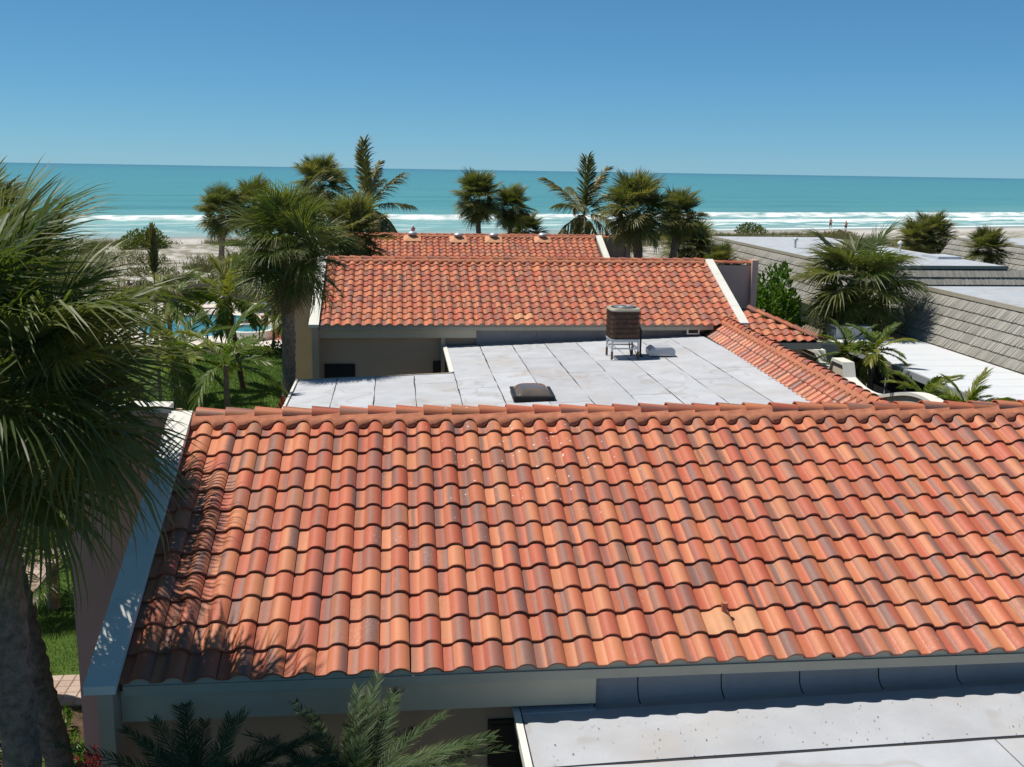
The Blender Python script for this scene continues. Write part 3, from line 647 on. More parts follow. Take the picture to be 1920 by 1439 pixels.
# ---- third house
H3ye, H3ze = 46.7, 4.22
h3, rf3, part3, W3, yr3, zr3, up3, sl3 = gable_house('tiled_house', 'third tiled house nearest the beach, with four round vents on its roof', -2.6, 9.68, H3ye, H3ze, 0, 3)
tiled(rf3, W3((-2.6, H3ye+0, H3ze)), (1,0,0), up3, 41, 12, 300, keep=lambda p: p.x+h3.location.x < 9.66 , seed=51)
caps(rf3, W3((-2.5, yr3+.02, zr3+.05)), W3((9.66, yr3+.02, zr3+.05)), .362, 16)
mortar_bed(rf3, W3((-2.6, H3ye, H3ze)), (1,0,0), up3, 0, 0, 12.2, sl3)
eave_trim(part3, -2.6, 9.68, H3ye, H3ze, -2.6)
coping(part3, -2.90, -2.61, H3ye, H3ze, yr3, zr3); coping(part3, 9.69, 9.98, H3ye, H3ze, yr3, zr3)
gable_wall(part3, -2.82, -2.63, H3ye, H3ze, yr3, zr3, .13); gable_wall(part3, 9.72, 9.92, H3ye, H3ze, yr3, zr3, .13)
part3(MB().box((9.92, 50.65, .9), (11.2, 50.85, 5.75)), 'wing_wall', M['stuccopink']); part3(MB().box((11.2, 50.5, .9), (11.42, 50.9, 5.95)), 'wing_wall_pier', M['stuccopink'])
caps(rf3, W3((9.99, 50.74, 5.80)), W3((11.2, 50.74, 5.80)), .34, 18)
part3(MB().box((-2.63, 47.1, .9), (9.72, 47.25, 4.1)), 'front_wall', M['stucco']); part3(MB().box((-2.63, 54.4, .9), (9.72, 54.5, 4.1)), 'back_wall', M['stucco'])
hp3 = php3 = empty('hipped_roof_porch', (10.6, 47.5, 1), 'small tiled hip roof right of the third house, half hidden by the second ridge', 'porch')
pp3 = group_part(hp3); hb3 = pp3(MB().add([(9.9, 46.0, 4.0), (12.2, 46.0, 4.0), (10.4, 48.3, 4.91), (9.95, 48.3, 4.91)], [(0, 1, 2, 3)]), 'roof', M['underlay'])
tiled(hb3, Vector((10.0, 46.0, 4.03))-Vector(hp3.location), (1,0,0), up3, 7, 7, 60, keep=lambda p: (p.x+10.6) < 12.2-1.8*((p.y+47.5)-46)/2.3, seed=61)
caps(hb3, Vector((10.4, 48.3, 5.0))-Vector(hp3.location), Vector((12.25, 45.95, 4.06))-Vector(hp3.location), .34, 5, .95, name='hip_tile')
pp3(MB().box((10.0, 46.3, .9), (11.9, 48, 3.95)), 'wall', M['stucco'])
vl = ['leftmost of the four round roof vents on the third house', 'second from left of the four round roof vents', 'second from right of the four round roof vents', 'rightmost round roof vent, nearest the white coping']
for (vx, vy, vz), lb in zip(((.70, 50.42, 5.73), (2.90, 50.30, 5.69), (4.61, 50.33, 5.70), (7.01, 50.37, 5.71)), vl):
    t = empty('roof_vent', (vx, vy, vz), 'dull metal '+lb, 'vent', 'round vents on the third roof')
    MB().lathe((0,0,0), [(.09, -.02), (.09, .16), (.22, .17), (.235, .21), (.21, .27), (.13, .325), (.03, .34)], 18).build('cowl', M['alu'], t)
    n_ = 10; vs = [(0, -.02, .12)]
    MB().add([(-.42, -.40, -.11), (.42, -.40, -.11), (.42, .3, .17), (-.42, .3, .17), (-.13, -.14, .10), (.13, -.14, .10), (.13, .12, .15), (-.13, .12, .15)], [(0,1,5,4), (1,2,6,5), (2,3,7,6), (3,0,4,7), (4,5,6,7)]).build('flashing_skirt', M['flashcol'], t)

# ---- things on the middle flat roof
ac = empty('air_conditioner', (6.15, 27.75, zf2(6.15, 0)+.012), 'brown air conditioner condenser raised on a metal leg stand on the flat roof', 'air conditioner')
def rrect(hw, r_, z, n=5):
    o = []
    for cx_, cy_, a0 in ((hw-r_, hw-r_, 0), (-hw+r_, hw-r_, 90), (-hw+r_, -hw+r_, 180), (hw-r_, -hw+r_, 270)):
        for k in range(n): a = R(a0+90*k/(n-1)); o.append((cx_+r_*math.cos(a), cy_+r_*math.sin(a), z))
    return o
def rr_loft(levels):
    mb = MB(); n = 20; vs = [p for (hw, r_, z) in levels for p in rrect(hw, r_, z)]
    fs = [(i*n+k, i*n+(k+1) % n, (i+1)*n+(k+1) % n, (i+1)*n+k) for i in range(len(levels)-1) for k in range(n)]
    return mb.add(vs, fs).add(vs[-n:], [tuple(range(n))]).add(vs[:n], [tuple(range(n-1, -1, -1))])
b_ = .52
rr_loft([(.385, .13, b_+.04), (.385, .13, b_+.80)]).build('coil', M['coil'], ac)
for k in range(34):
    z = b_+.055+k*.0222
    if k % 6 == 0: rr_loft([(.402, .14, z-.004), (.402, .14, z+.010)]).build('guard_band', M['dark'], ac)
g_ = MB()
for q in range(4):
    for k in range(13):
        x = -.30+k*.05; c_, s_ = [(1,0),(0,1),(-1,0),(0,-1)][q]
        p = lambda x_, y_: (x_*c_-y_*s_, x_*s_+y_*c_)
        g_.tube([(*p(x, -.408), b_+.04), (*p(x, -.408), b_+.80)], .0045, 4, False)
g_.build('wire_guard', M['coil'], ac)['kind'] = 'stuff'
rr_loft([(.40, .14, b_), (.415, .14, b_+.01), (.415, .14, b_+.04)]).build('base_pan', M['galv'], ac)
top_ = rr_loft([(.415, .14, b_+.80), (.42, .14, b_+.83), (.40, .14, b_+.87), (.37, .13, b_+.875)]).build('top_cover', M['trimgrey'], ac)
fg = MB().lathe((0,0,b_+.886), [(.355, -.012), (.35, .002), (.02, .004)], 24).build('fan_grille', M['dark'], ac)
fm = MB()
for r_ in (.07, .13, .19, .25, .30): fm.tube([(r_*math.cos(a*math.pi/12), r_*math.sin(a*math.pi/12), b_+.90) for a in range(25)], .005, 5, False)
for a in range(8): fm.tube([(.05*math.cos(a*.785), .05*math.sin(a*.785), b_+.903), (.305*math.cos(a*.785), .305*math.sin(a*.785), b_+.897)], .005, 5, False)
fm.build('grille_wires', M['alu'], ac)
MB().lathe((0,0,b_+.9), [(.085, 0), (.085, .014), (.05, .02)], 14).build('fan_hub', M['rust'], ac)
for sx in (-1, 1):
    for sy_ in (-1, 1):
        x, y = sx*.36, sy_*.36
        MB().box((x-.022, y-.022, .22), (x+.022, y+.022, b_)).build('leg', M['alu'], ac); MB().box((x-.027, y-.027, 0), (x+.027, y+.027, .22)).build('foot', M['rust'], ac)
for z in (.30, b_-.03):
    for s_ in (-1, 1):
        MB().box((-.36, s_*.36-.012, z-.02), (.36, s_*.36+.012, z+.02)).build('crossbar', M['alu'], ac)
        MB().box((s_*.36-.012, -.345, z-.02), (s_*.36+.012, .345, z+.02)).build('crossbar', M['alu'], ac)
MB().tube([(.16, -.345, b_-.05), (.24, -.345, .34), (.34, -.345, .1)], .010, 6).tube([(.2, .1, b_), (.22, .1, .3), (.3, .2, .0)], .018, 6).build('wiring', M['rust'], ac)
MB().tube([(.40, -.05, b_+.30), (.45, -.08, b_+.32), (.485, -.10, b_+.24), (.485, -.10, .3), (.49, -.10, .06), (.56, -.06, .025), (.8, .05, .02)], .028, 10).build('refrigerant_line', M['rubber'], ac)
hd = empty('vent_hood', (7.22, 27.70, zf2(7.2, 0)+.012), 'low galvanised metal vent hood beside the air conditioner', 'vent hood', rz=-.05)
MB().add([(-.36, -.28, .045), (.36, -.28, .045), (.36, -.28, .20), (.28, -.25, .275), (-.26, -.25, .275), (-.36, -.28, .18),
          (-.36, .3, .045), (.36, .3, .045), (.36, .3, .20), (.28, .27, .275), (-.26, .27, .275), (-.36, .3, .18)],
    [(0,1,2,3,4,5), (11,10,9,8,7,6), (0,6,7,1), (1,7,8,2), (2,8,9,3), (3,9,10,4), (4,10,11,5), (5,11,6,0)]).build('hood', M['galv'], hd)
MB().box((-.29, -.20, 0), (.29, .22, .05)).build('curb', M['bitumen'], hd)
MB().box((-.5, -.36, -.004), (.5, .4, .004)).build('base_flange', M['membrane'], hd)
sk = empty('skylight', (3.08, 23.35, zf2(3.08, 0)+.01), 'smoked dome skylight in a dark metal frame just behind the front ridge', 'skylight', rz=-.03)
MB().hexa([(-.47, -.56, 0), (.47, -.56, 0), (.47, .56, 0), (-.47, .56, 0)], [(-.44, -.53, .10), (.44, -.53, .10), (.44, .53, .10), (-.44, .53, .10)]).build('curb', M['bitumen'], sk)
MB().box((-.48, -.57, .09), (.48, .57, .125)).build('frame', M['dark'], sk)
vs = []; n = 12
for j in range(n+1):
    for i in range(n+1):
        a, b = -1+2*i/n, -1+2*j/n; vs.append((a*.40, b*.49,   .126+.15*((1-a**4)*(1-b**4))**.6))
dm = mat('smokeddome'); kk = N(dm); kk.fin(kk.ramp(kk.noise(3, 3, kk.pos()), [(.3, (.10, .085, .075)), (.7, (.17, .14, .115))]), .12, None, .6)
MB().add(vs, [(j*(n+1)+i, j*(n+1)+i+1, (j+1)*(n+1)+i+1, (j+1)*(n+1)+i) for j in range(n) for i in range(n)], True).build('dome', dm, sk)
lb = empty('wall_vent_box', (9.02, 30.86, 4.27-.04), 'small grey metal box under the second eave at the end of the flashing', 'vent box')
MB().bbox((-.20, -.10, -.09), (.20, .08, .09), .02).build('housing', M['metal'], lb); MB().box((-.15, -.115, -.05), (.15, -.10, .05)).build('glass', M['dark'], lb)
MB().tube([(.20, -.0, -.12), (.34, -.03, -.13), (.42, -.05, -.05), (.43, -.05, .1), (.38, -.03, .2), (.30, 0, .24)], .055, 10).build('conduit', M['rubber'], lb)

# ------------------------------------------------------------------ grey shake mansard buildings on the right
def shakes(part, A, B, up_len, rise_dir, ncourse, par=None, seed=1, w0=.045, w1=.075):
    """courses of narrow grey shakes on the slope above line A-B"""
    rg = random.Random(seed); A = Vector(A); B = Vector(B); d = (B-A).normalized(); up = Vector(rise_dir).normalized(); nn = d.cross(up); L = (B-A).length; ce = up_len/ncourse
    if nn.z < 0: nn = -nn
    for j in range(ncourse):
        mb = MB(); tr = []; x = 0; flip = d.cross(up).dot(nn) < 0
        while x < L:
            w = rg.uniform(w0, w1); w = min(w, L-x+.001); t = .060+rg.gauss(0, .008); b0 = A+d*(x+.004)+up*(j*ce+rg.gauss(0, .008)); b1 = A+d*(x+w-.004)+up*(j*ce+rg.gauss(0, .008)); u_ = up*(ce*1.04)
            mb.add([b0+nn*.004, b1+nn*.004, b1+nn*t, b0+nn*t, b0+u_+nn*.008, b1+u_+nn*.008], [(0,1,2,3), (3,2,5,4), (0,3,4), (1,5,2)]); tr += [rg.random()]*6; x += w
        o = part(mb, 'shake_course', M['shake'], par); a = o.data.attributes.new('trnd', 'FLOAT', 'POINT'); a.data.foreach_set('value', tr)
def mansard(name, label, xl, xr, y0, y1, zb, zt, run, nc, fr=True, le=True, grp='grey shake roofed buildings', seed=1):
    r_ = empty(name, ((xl+xr)/2, (y0+y1)/2, 1), label, 'building', grp); p = group_part(r_)
    b = [(xl, y0), (xr, y0), (xr, y1), (xl, y1)]; t = [(xl+run, y0+run), (xr-run, y0+run), (xr-run, y1-run), (xl+run, y1-run)]
    p(MB().hexa([(*q, zb) for q in b], [(*q, zt) for q in t]), 'roof', M['bitumen'])
    p(MB().box((xl+run-.02, y0+run-.02, zt+.002), (xr-run+.02, y1-run+.02, zt+.10)), 'flat_roof', M['membraneR'])
    p(MB().box((xl+run-.06, y0+run-.06, zt-.03), (xr-run+.06, y0+run-.022, zt+.115)).box((xl+run-.06, y0+run-.022, zt-.03), (xl+run-.022, y1-run+.06, zt+.115)), 'edge_metal', M['trimgrey'])
    ln = math.hypot(run, zt-zb)
    if le: shakes(p, (xl-.01, y0, zb), (xl-.01, y1-.3, zb), ln-.1, (run, 0, zt-zb), nc, None, seed)
    if fr: shakes(p, (xl+.1, y0-.01, zb), (xr-.1, y0-.01, zb), ln-.1, (0, run, zt-zb), nc, None, seed+1)
    p(MB().box((xl-.12, y0-.1, zb-.13), (xl+.02, y1+.1, zb-.01)).box((xl+.02, y0-.12, zb-.13), (xr, y0+.02, zb-.01)), 'gutter', M['trimgrey'])
    p(MB().box((xl+.35, y0+.35, .9), (xr-.35, y1-.35, zb-.02)), 'wall', M['stucco'])
    return r_, p
r1_, pr1 = mansard('shake_roof_building', 'grey shake roofed building at the right edge behind the white carport', 18.25, 32, 12, 37.4, 3.38, 4.95, 1.12, 5, fr=False, seed=5)
r2_, pr2 = mansard('shake_roof_building', 'grey shake roofed building behind the big palm, with a wide pale flat roof', 18.9, 28.6, 43.4, 65.9, 3.30, 4.98, 1.1, 5, seed=8)
pr2(MB().box((26.2, 48.2, 5.085), (27.4, 49.9, 5.20)), 'roof_hatch', M['membraneR'])
pr2(MB().tube([(26.6, 53, 5.08), (26.6, 53, 5.5)], .06, 8).lathe((26.6, 53, 5.5), [(.14, 0), (.14, .08), (.02, .16)], 10), 'vent_pipe', M['white'])
pr2(MB().tube([(21.6, 55, 5.08), (21.6, 55, 5.5)], .06, 8).lathe((21.6, 55, 5.5), [(.14, 0), (.14, .08), (.02, .16)], 10), 'vent_pipe', M['galv'])
r3_, pr3 = mansard('shake_roof_building', 'farthest grey shake roofed building at the right edge by the beach', 36.3, 52, 40, 67.5, 3.35, 4.95, 1.1, 5, fr=False, seed=12)
# white carport
cp = empty('carport', (16.6, 28, 1), 'white panelled flat carport roof on thin posts along the grey shake building', 'carport')
pcp = group_part(cp)
for k in range(20):
    y1 = 34.35-k*1.02; pcp(MB().bbox((15.02, y1-.985, 3.33), (18.1, y1, 3.395), .010), 'roof_panel', M['carport'])
pcp(MB().box((14.93, 14, 3.20), (15.015, 34.4, 3.40)).box((15.015, 34.36, 3.22), (18.1, 34.44, 3.39)), 'fascia', M['alu'])
pcp(MB().box((15.03, 14, 3.30), (18.1, 34.3, 3.33)), 'roof_deck', M['alu'])
for k in range(14): pcp(MB().box((15.06, 33.9-k*1.25, 1), (15.12, 33.96-k*1.25, 3.3)), 'post', M['alu'])
pcp(MB().box((15.25, 14, 1.0), (15.28, 34.2, 3.3)), 'screen', M['dark'])
bx_ = empty('rooftop_box', (15.9, 34.95, 3.0), 'grey metal equipment box behind the far end of the white carport', 'equipment box')
MB().bbox((-.65, -.45, 0), (.65, .55, .78), .03).build('housing', M['galv'], bx_); MB().bbox((-.69, -.49, .78), (.69, .59, .84), .02).build('lid', M['alu'], bx_)
# garden wall with a wavy top
gw = empty('garden_wall', (13.1, 27, 1), 'cream stucco garden wall with swooping white cap left of the carport', 'wall')
pgw = group_part(gw)
def wtop(y): 
    return 3.28+.30*math.sin((y-22.3)*.95)*(1 if y < 28.6 else 0)+(.28 if y >= 28.6 else 0)*(1 if (y < 29.4 or y > 30.6) else -.2)
vs = []; cs = []; fs = []; fc = []; ny = 90
for i in range(ny+1):
    y = 16+(33.2-16)*i/ny; z = wtop(y)
    vs += [(12.98, y, .9), (12.98, y, z), (13.22, y, z), (13.22, y, .9)]; cs += [(12.92, y, z+.001), (12.92, y, z+.09), (13.28, y, z+.09), (13.28, y, z+.001)]
    if i < ny:
        for k in range(3): fs.append((i*4+k, (i+1)*4+k, (i+1)*4+k+1, i*4+k+1))
        for k in range(4): fc.append((i*4+k, (i+1)*4+k, (i+1)*4+(k+1) % 4, i*4+(k+1) % 4))
fs += [(0, 1, 2, 3), (ny*4+3, ny*4+2, ny*4+1, ny*4)]; fc += [(0, 1, 2, 3), (ny*4+3, ny*4+2, ny*4+1, ny*4)]
M['creamwall'] = simple('creamwall', (.60, .53, .42), .9, .06, 1.5, .3, .2, fine=150)
pgw(MB().add(vs, [f[::-1] for f in fs]), 'wall_body', M['creamwall']); pgw(MB().add(cs, [f[::-1] for f in fc]), 'wall_cap', M['white'])
pgw(MB().box((13.225, 32.95, .9), (15.0, 33.15, 3.45)), 'return_wall', M['creamwall']); pgw(MB().box((13.285, 32.9, 3.452), (15.0, 33.2, 3.53)), 'return_cap', M['white'])

# ------------------------------------------------------------------ palms and plants
def tips(me, tv):
    a = me.attributes.new('tip', 'FLOAT', 'POINT'); a.data.foreach_set('value', tv)
def fan_mesh(name, m_, nseg=46, seed=1, pet=.44, bl=.58, droop=.35, fold=.30, spread=128, w=.021, dead=False):
    rg = random.Random(seed); v = []; f = []; tv = []
    # petiole, arching
    def cen(s): return Vector((0, s, -.10*s*s/.44 if s < pet else -.10*pet*pet/.44-(s-pet)*.30-(s-pet)**2*.55))
    for i in range(5):
        s = pet*i/4; c = cen(s); r_ = .016*(1-.55*i/4); v += [tuple(c+Vector((r_, 0, 0))), tuple(c+Vector((0, 0, r_*.7))), tuple(c+Vector((-r_, 0, 0)))]; tv += [0]*3
    for i in range(4):
        for k in range(2): f.append((i*3+k, i*3+k+1, i*3+3+k+1, i*3+3+k))
    for i in range(nseg):
        q = -1+2*i/(nseg-1); ph = R(spread)*math.copysign(abs(q)**.92, q)
        # root along the costa (costapalmate): middle segments spring further out
        s0 = pet+bl*.26*(1-abs(q))**1.1; root = cen(s0)
        L = bl*(.62+.38*math.cos(ph*.55))*rg.uniform(.9, 1.08)*(1-.20*(1-abs(q)))
        d = Vector((math.sin(ph), math.cos(ph), 0)); pit = fold*abs(math.sin(ph))-.16*math.cos(ph)+rg.gauss(0, .05)
        d = Vector((d.x, d.y, pit)).normalized(); sd_ = Vector((d.y, -d.x, 0)).normalized(); tw = rg.gauss(.0, .35); sd_ = (sd_*math.cos(tw)+Vector((0,0,1))*math.sin(tw))
        dr = droop*rg.uniform(.4, 1.7); b = len(v)
        for (t, ww) in ((.04, .25), (.38, 1.0), (.68, .72), (.88, .32)):
            sag = dr*L*(max(0, t-.30)**2)*1.25
            p = root+d*(t*L*(1-.10*dr*max(0, t-.5)))-Vector((0, 0, sag)); v += [tuple(p+sd_*(w*ww*.5)), tuple(p-sd_*(w*ww*.5))]; tv += [max(0, t-.6)*.8]*2
        p = root+d*L*(1-.08*dr)-Vector((0, 0, dr*L*.62)); v.append(tuple(p)); tv.append(.7)
        for k in range(3): f.append((b+2*k, b+2*k+1, b+2*k+3, b+2*k+2))
        f.append((b+6, b+7, b+8))
    me = bpy.data.meshes.new(name); me.from_pydata(v, [], f); me.materials.append(m_); tips(me, tv); me.update(); return me
FAN = [fan_mesh('fan_frond', M['fan'], 66, 10+i, pet=.42, bl=.68, droop=.22+.13*i, fold=.22+.08*(i % 3), w=.0195) for i in range(7)]
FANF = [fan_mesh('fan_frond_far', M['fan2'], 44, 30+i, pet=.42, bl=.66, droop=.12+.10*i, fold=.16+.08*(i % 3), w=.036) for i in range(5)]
FAND = [fan_mesh('fan_frond_dead', M['dead'], 26, 50+i, droop=1.2, fold=-.2, w=.028, spread=70) for i in range(3)]
def pin_mesh(name, m_, n=30, seed=1, arch=.5, lw=.022, ll=.26, vang=.35, droop=.5, pet=.16, sweep=50, taper=True, ragged=0, wind=0):
    """pinnate leaf of length 1 along +Y"""
    rg = random.Random(seed); v = []; f = []; tv = []
    def cen(s): return Vector((wind*s*s, s*(1-.22*arch*s), .08*s-arch*s*s*.62))
    for i in range(9):
        s = i/8; c = cen(s); r_ = .011*(1-.75*s); v += [tuple(c+Vector((r_, 0, 0))), tuple(c+Vector((0, 0, r_))), tuple(c+Vector((-r_, 0, 0)))]; tv += [.25]*3
    for i in range(8):
        for k in range(2): f.append((i*3+k, i*3+k+1, i*3+3+k+1, i*3+3+k))
    for sgn in (-1, 1):
        for i in range(n):
            s = pet+(1-pet)*(i+.5*rg.random())/n; q = (s-pet)/(1-pet)
            if rg.random() < ragged: continue
            L = ll*(.45+.55*math.sin(math.pi*min(1, .12+q*.80)) if taper else 1)*rg.uniform(.88, 1.1)
            c = cen(s); T = (cen(min(1, s+.02))-cen(s-.02)).normalized(); sw = R(sweep)*(1-.45*q)+rg.gauss(0, .07)
            side_ = Vector((sgn, 0, 0)); upv = side_.cross(T) if sgn > 0 else T.cross(side_); 
            if upv.z < 0: upv = -upv
            va = vang*rg.uniform(.5, 1.4); d = (T*math.cos(sw)+(side_*math.cos(va)+upv*math.sin(va))*math.sin(sw)).normalized()
            dr = droop*rg.uniform(.5, 1.5); b = len(v); wv = (T*.9+upv*rg.gauss(.0, .3)).normalized(); wv = (wv-d*wv.dot(d)).normalized()
            for t, ww in ((0, .5), (.35, 1), (.72, .7)):
                p = c+d*(L*t)-Vector((0, 0, dr*L*t*t*.8)); v += [tuple(p+wv*lw*ww*.5), tuple(p-wv*lw*ww*.5)]; tv += [t*.3]*2
            v.append(tuple(c+d*L*(1-.1*dr)-Vector((0, 0, dr*L*.8)))); tv.append(.55)
            f += [(b, b+1, b+3, b+2), (b+2, b+3, b+5, b+4), (b+4, b+5, b+6)]
    me = bpy.data.meshes.new(name); me.from_pydata(v, [], f); me.materials.append(m_); tips(me, tv); me.update(); return me
PIN = [pin_mesh('pinnate_frond', M['pinn'], 36, 70+i, .45+.2*i, .028, .29, .40, .5) for i in range(4)]
COCO = [pin_mesh('coconut_frond', M['coco'], 50, 80+i, .10+.24*i, .022, .22, .15, .75+.2*i, ragged=.10, wind=.10) for i in range(5)]
SPEAR = pin_mesh('spear_frond', M['coco'], 30, 88, .06, .030, .24, .9, .25, .25, 42)
CYC = [pin_mesh('cycad_frond', M['cycad'], 84, 90+i, .85+.25*i, .0075, .125, .30, .30, .08, 68) for i in range(4)]
CYCD = pin_mesh('dry_frond', M['dead'], 40, 99, .9, .012, .18, .3, .6, .10, 55)
def orient(o, base, az, el, roll, sc):
    y = Vector((math.cos(el)*math.cos(az), math.cos(el)*math.sin(az), math.sin(el))); x = Vector((math.sin(az), -math.cos(az), 0)); z = x.cross(y)
    m_ = Matrix((x, y, z)).transposed().to_4x4() @ Matrix.Rotation(roll, 4, 'Y'); m_ = Matrix.Translation(base) @ m_ @ Matrix.Diagonal((sc*random.uniform(.92, 1.08), sc, sc, 1))
    o.matrix_basis = m_
def trunk_mesh(b, c, r0, r1, m_, seed, rings=26, n=14, lean=0, boots=False):
    rg = random.Random(seed); mb = MB(); b = Vector(b); c = Vector(c); pts = []; rad = []
    for i in range(rings+1):
        t = i/rings; p = b.lerp(c, t)+Vector((math.sin(t*2.2+seed)*.05, math.cos(t*2.6+seed)*.04, 0)) - Vector((math.sin(seed)*.05, math.cos(seed)*.04, 0))*(1-t)
        pts.append(p); rad.append((r0+(r1-r0)*t)*(1+.05*math.sin(i*2.1)+rg.gauss(0, .025))*(1.25 if i == 0 else 1.1 if i == 1 else 1))
    return mb.tube(pts, rad, n)
def roughen(mb, amp, sc):
    mb.v = [tuple(Vector(v)+Vector((mnoise.noise(Vector(v)*sc), mnoise.noise(Vector(v)*sc+Vector((9, 3, 1))), 0))*amp) for v in mb.v]; return mb
GA = math.pi*(3-math.sqrt(5))
def sabal(label, base, crown, rad, n=36, seed=1, tr=.17, meshes=None, elo=-50, ehi=82, dead=5, group='sabal palms', bark='bark', cat='palm tree', far=False, boots=True, lp=1.0):
    rg = random.Random(seed); st_ = random.getstate(); random.seed(seed)
    meshes = meshes or (FANF if far else FAN); base = Vector(base); crown = Vector(crown); off = crown-base
    t = empty('sabal_palm', base, label, cat, group)
    roughen(trunk_mesh((0, 0, -.15), off-Vector((0, 0, rad*.05)), tr*1.08, tr*.92, M[bark], seed, 26 if far else 90, 10 if far else 26), tr*.16, 7).build('trunk', M[bark], t)
    if boots:
        bt = MB()
        for k in range(30 if not far else 12):
            a = k*GA; z = -rad*.05-k*.022*rad; d = Vector((math.cos(a), math.sin(a), 0)); p = off+d*tr*.8+Vector((0, 0, z)); q = p+d*.17*rad*.8+Vector((0, 0, .13*rad)); s = Vector((-d.y, d.x, 0))*.05
            bt.add([p-s, p+s, q+s*.5, q-s*.5, p+d*.03, q+d*.02], [(0,1,2,3), (0,3,5,4), (1,4,5,2)])
        bt.build('leaf_bases', M['boot'], t)
    for i in range(n):
        q = (i+.5)/n; el = R(ehi+(elo-ehi)*q**lp+rg.gauss(0, 7)); az = i*GA+rg.gauss(0, .18)
        o = link('frond', meshes[rg.randrange(len(meshes))], t); orient(o, off+Vector((math.cos(az)*.05, math.sin(az)*.05, .10*rad*(1-q)-.08*rad*q)), az, el, rg.gauss(0, .28), rad*rg.uniform(.86, 1.08))
    for i in range(dead):
        az = rg.random()*6.28; o = link('dead_frond', FAND[i % 3], t); orient(o, off-Vector((0, 0, .12*rad)), az, R(rg.uniform(-80, -58)), rg.gauss(0, .3), rad*rg.uniform(.6, .85))
    random.setstate(st_); return t
def pinnate(label, base, crown, rad, n, seed, meshes, tr=.06, name='feather_palm', elo=-10, ehi=78, bark='bark', group=None, cat='palm tree', stems=None, dry=0, fmin=.85):
    rg = random.Random(seed); st_ = random.getstate(); random.seed(seed); base = Vector(base); crown = Vector(crown); off = crown-base
    t = empty(name, base, label, cat, group)
    if off.length > .15: trunk_mesh((0, 0, -.15), off, tr*1.15, tr*.85, M[bark], seed, 16, 10).build('trunk', M[bark], t)
    for i in range(n):
        q = (i+.5)/n; el = R(ehi+(elo-ehi)*q+rg.gauss(0, 8)); az = i*GA+rg.gauss(0, .25)
        o = link('frond', meshes[min(len(meshes)-1, max(0, int(q*len(meshes)+rg.gauss(0, .6))))] if name == 'coconut_palm' else meshes[rg.randrange(len(meshes))], t); orient(o, off+Vector((0, 0, .04*rad)), az, el, rg.gauss(0, .25), rad*rg.uniform(fmin, 1.1))
    for i in range(dry): o = link('dry_frond', CYCD, t); orient(o, off, rg.random()*6.28, R(30), 0, rad*.8)
    random.setstate(st_); return t
def foliage_mesh(name, m_, n, rx, ry, rz, leaf, seed, upbias=.4, blades_=False):
    rg = random.Random(seed); v = []; f = []; tv = []
    for _ in range(n):
        while True:
            p = Vector((rg.uniform(-1, 1), rg.uniform(-1, 1), rg.uniform(-.1, 1)))
            if .35 < p.length < 1+.25*mnoise.noise(p*2.3+Vector((seed, 0, 0))): break
        c = Vector((p.x*rx, p.y*ry, p.z*rz)); d = (p.normalized()+Vector((rg.gauss(0, .6), rg.gauss(0, .6), rg.gauss(upbias, .5)))).normalized(); s = d.cross(Vector((rg.gauss(0, 1), rg.gauss(0, 1), rg.gauss(0, 1)))).normalized()
        L = leaf*rg.uniform(.7, 1.3); w = L*.26; b = len(v); nn = d.cross(s)
        v += [tuple(c), tuple(c+d*L*.5+s*w+nn*w*.3), tuple(c+d*L-nn*L*.12), tuple(c+d*L*.5-s*w+nn*w*.3)]; tv += [0, 0, .3, 0]; f += [(b, b+1, b+2), (b, b+2, b+3)]
    me = bpy.data.meshes.new(name); me.from_pydata(v, [], f); me.materials.append(m_); tips(me, tv); me.update(); return me
def shrub(label, base, rx, ry, rz, n=900, leaf=.12, m_='shrub', seed=1, group=None, name='shrub', cat='shrub'):
    t = empty(name, base, label, cat, group); link('foliage', foliage_mesh('foliage', M[m_], n, rx, ry, rz, leaf, seed), t)
    mb = MB(); rg = random.Random(seed)
    for k in range(5): a = k*1.26; mb.tube([(0, 0, -.1), (math.cos(a)*rx*.3, math.sin(a)*ry*.3, rz*.35), (math.cos(a)*rx*.55, math.sin(a)*ry*.55, rz*.7)], [.03*rx+.01, .02*rx+.008, .006], 5)
    mb.build('stems', M['barkdark'], t); return t
def G(x, y): return (x, y, gz(x, y))

# near left palms
sabal('nearest palm at the left edge with long glossy hanging fan fronds', (-3.36, 8.8, 1), (-3.42, 8.8, 7.15), 1.60, 56, 101, .155, elo=-38, dead=4)
sabal('leaning palm just behind the nearest one, its trunk slanting left', (-3.80, 11.5, 1), (-4.75, 11.7, 7.05), 1.80, 58, 102, .15, elo=-58, dead=6, bark='bark')
sabal('third palm at the left edge, tallest crown against the sea', G(-6.2, 15.5), (-5.75, 15.2, 7.95), 1.0, 40, 103, .17, far=True)
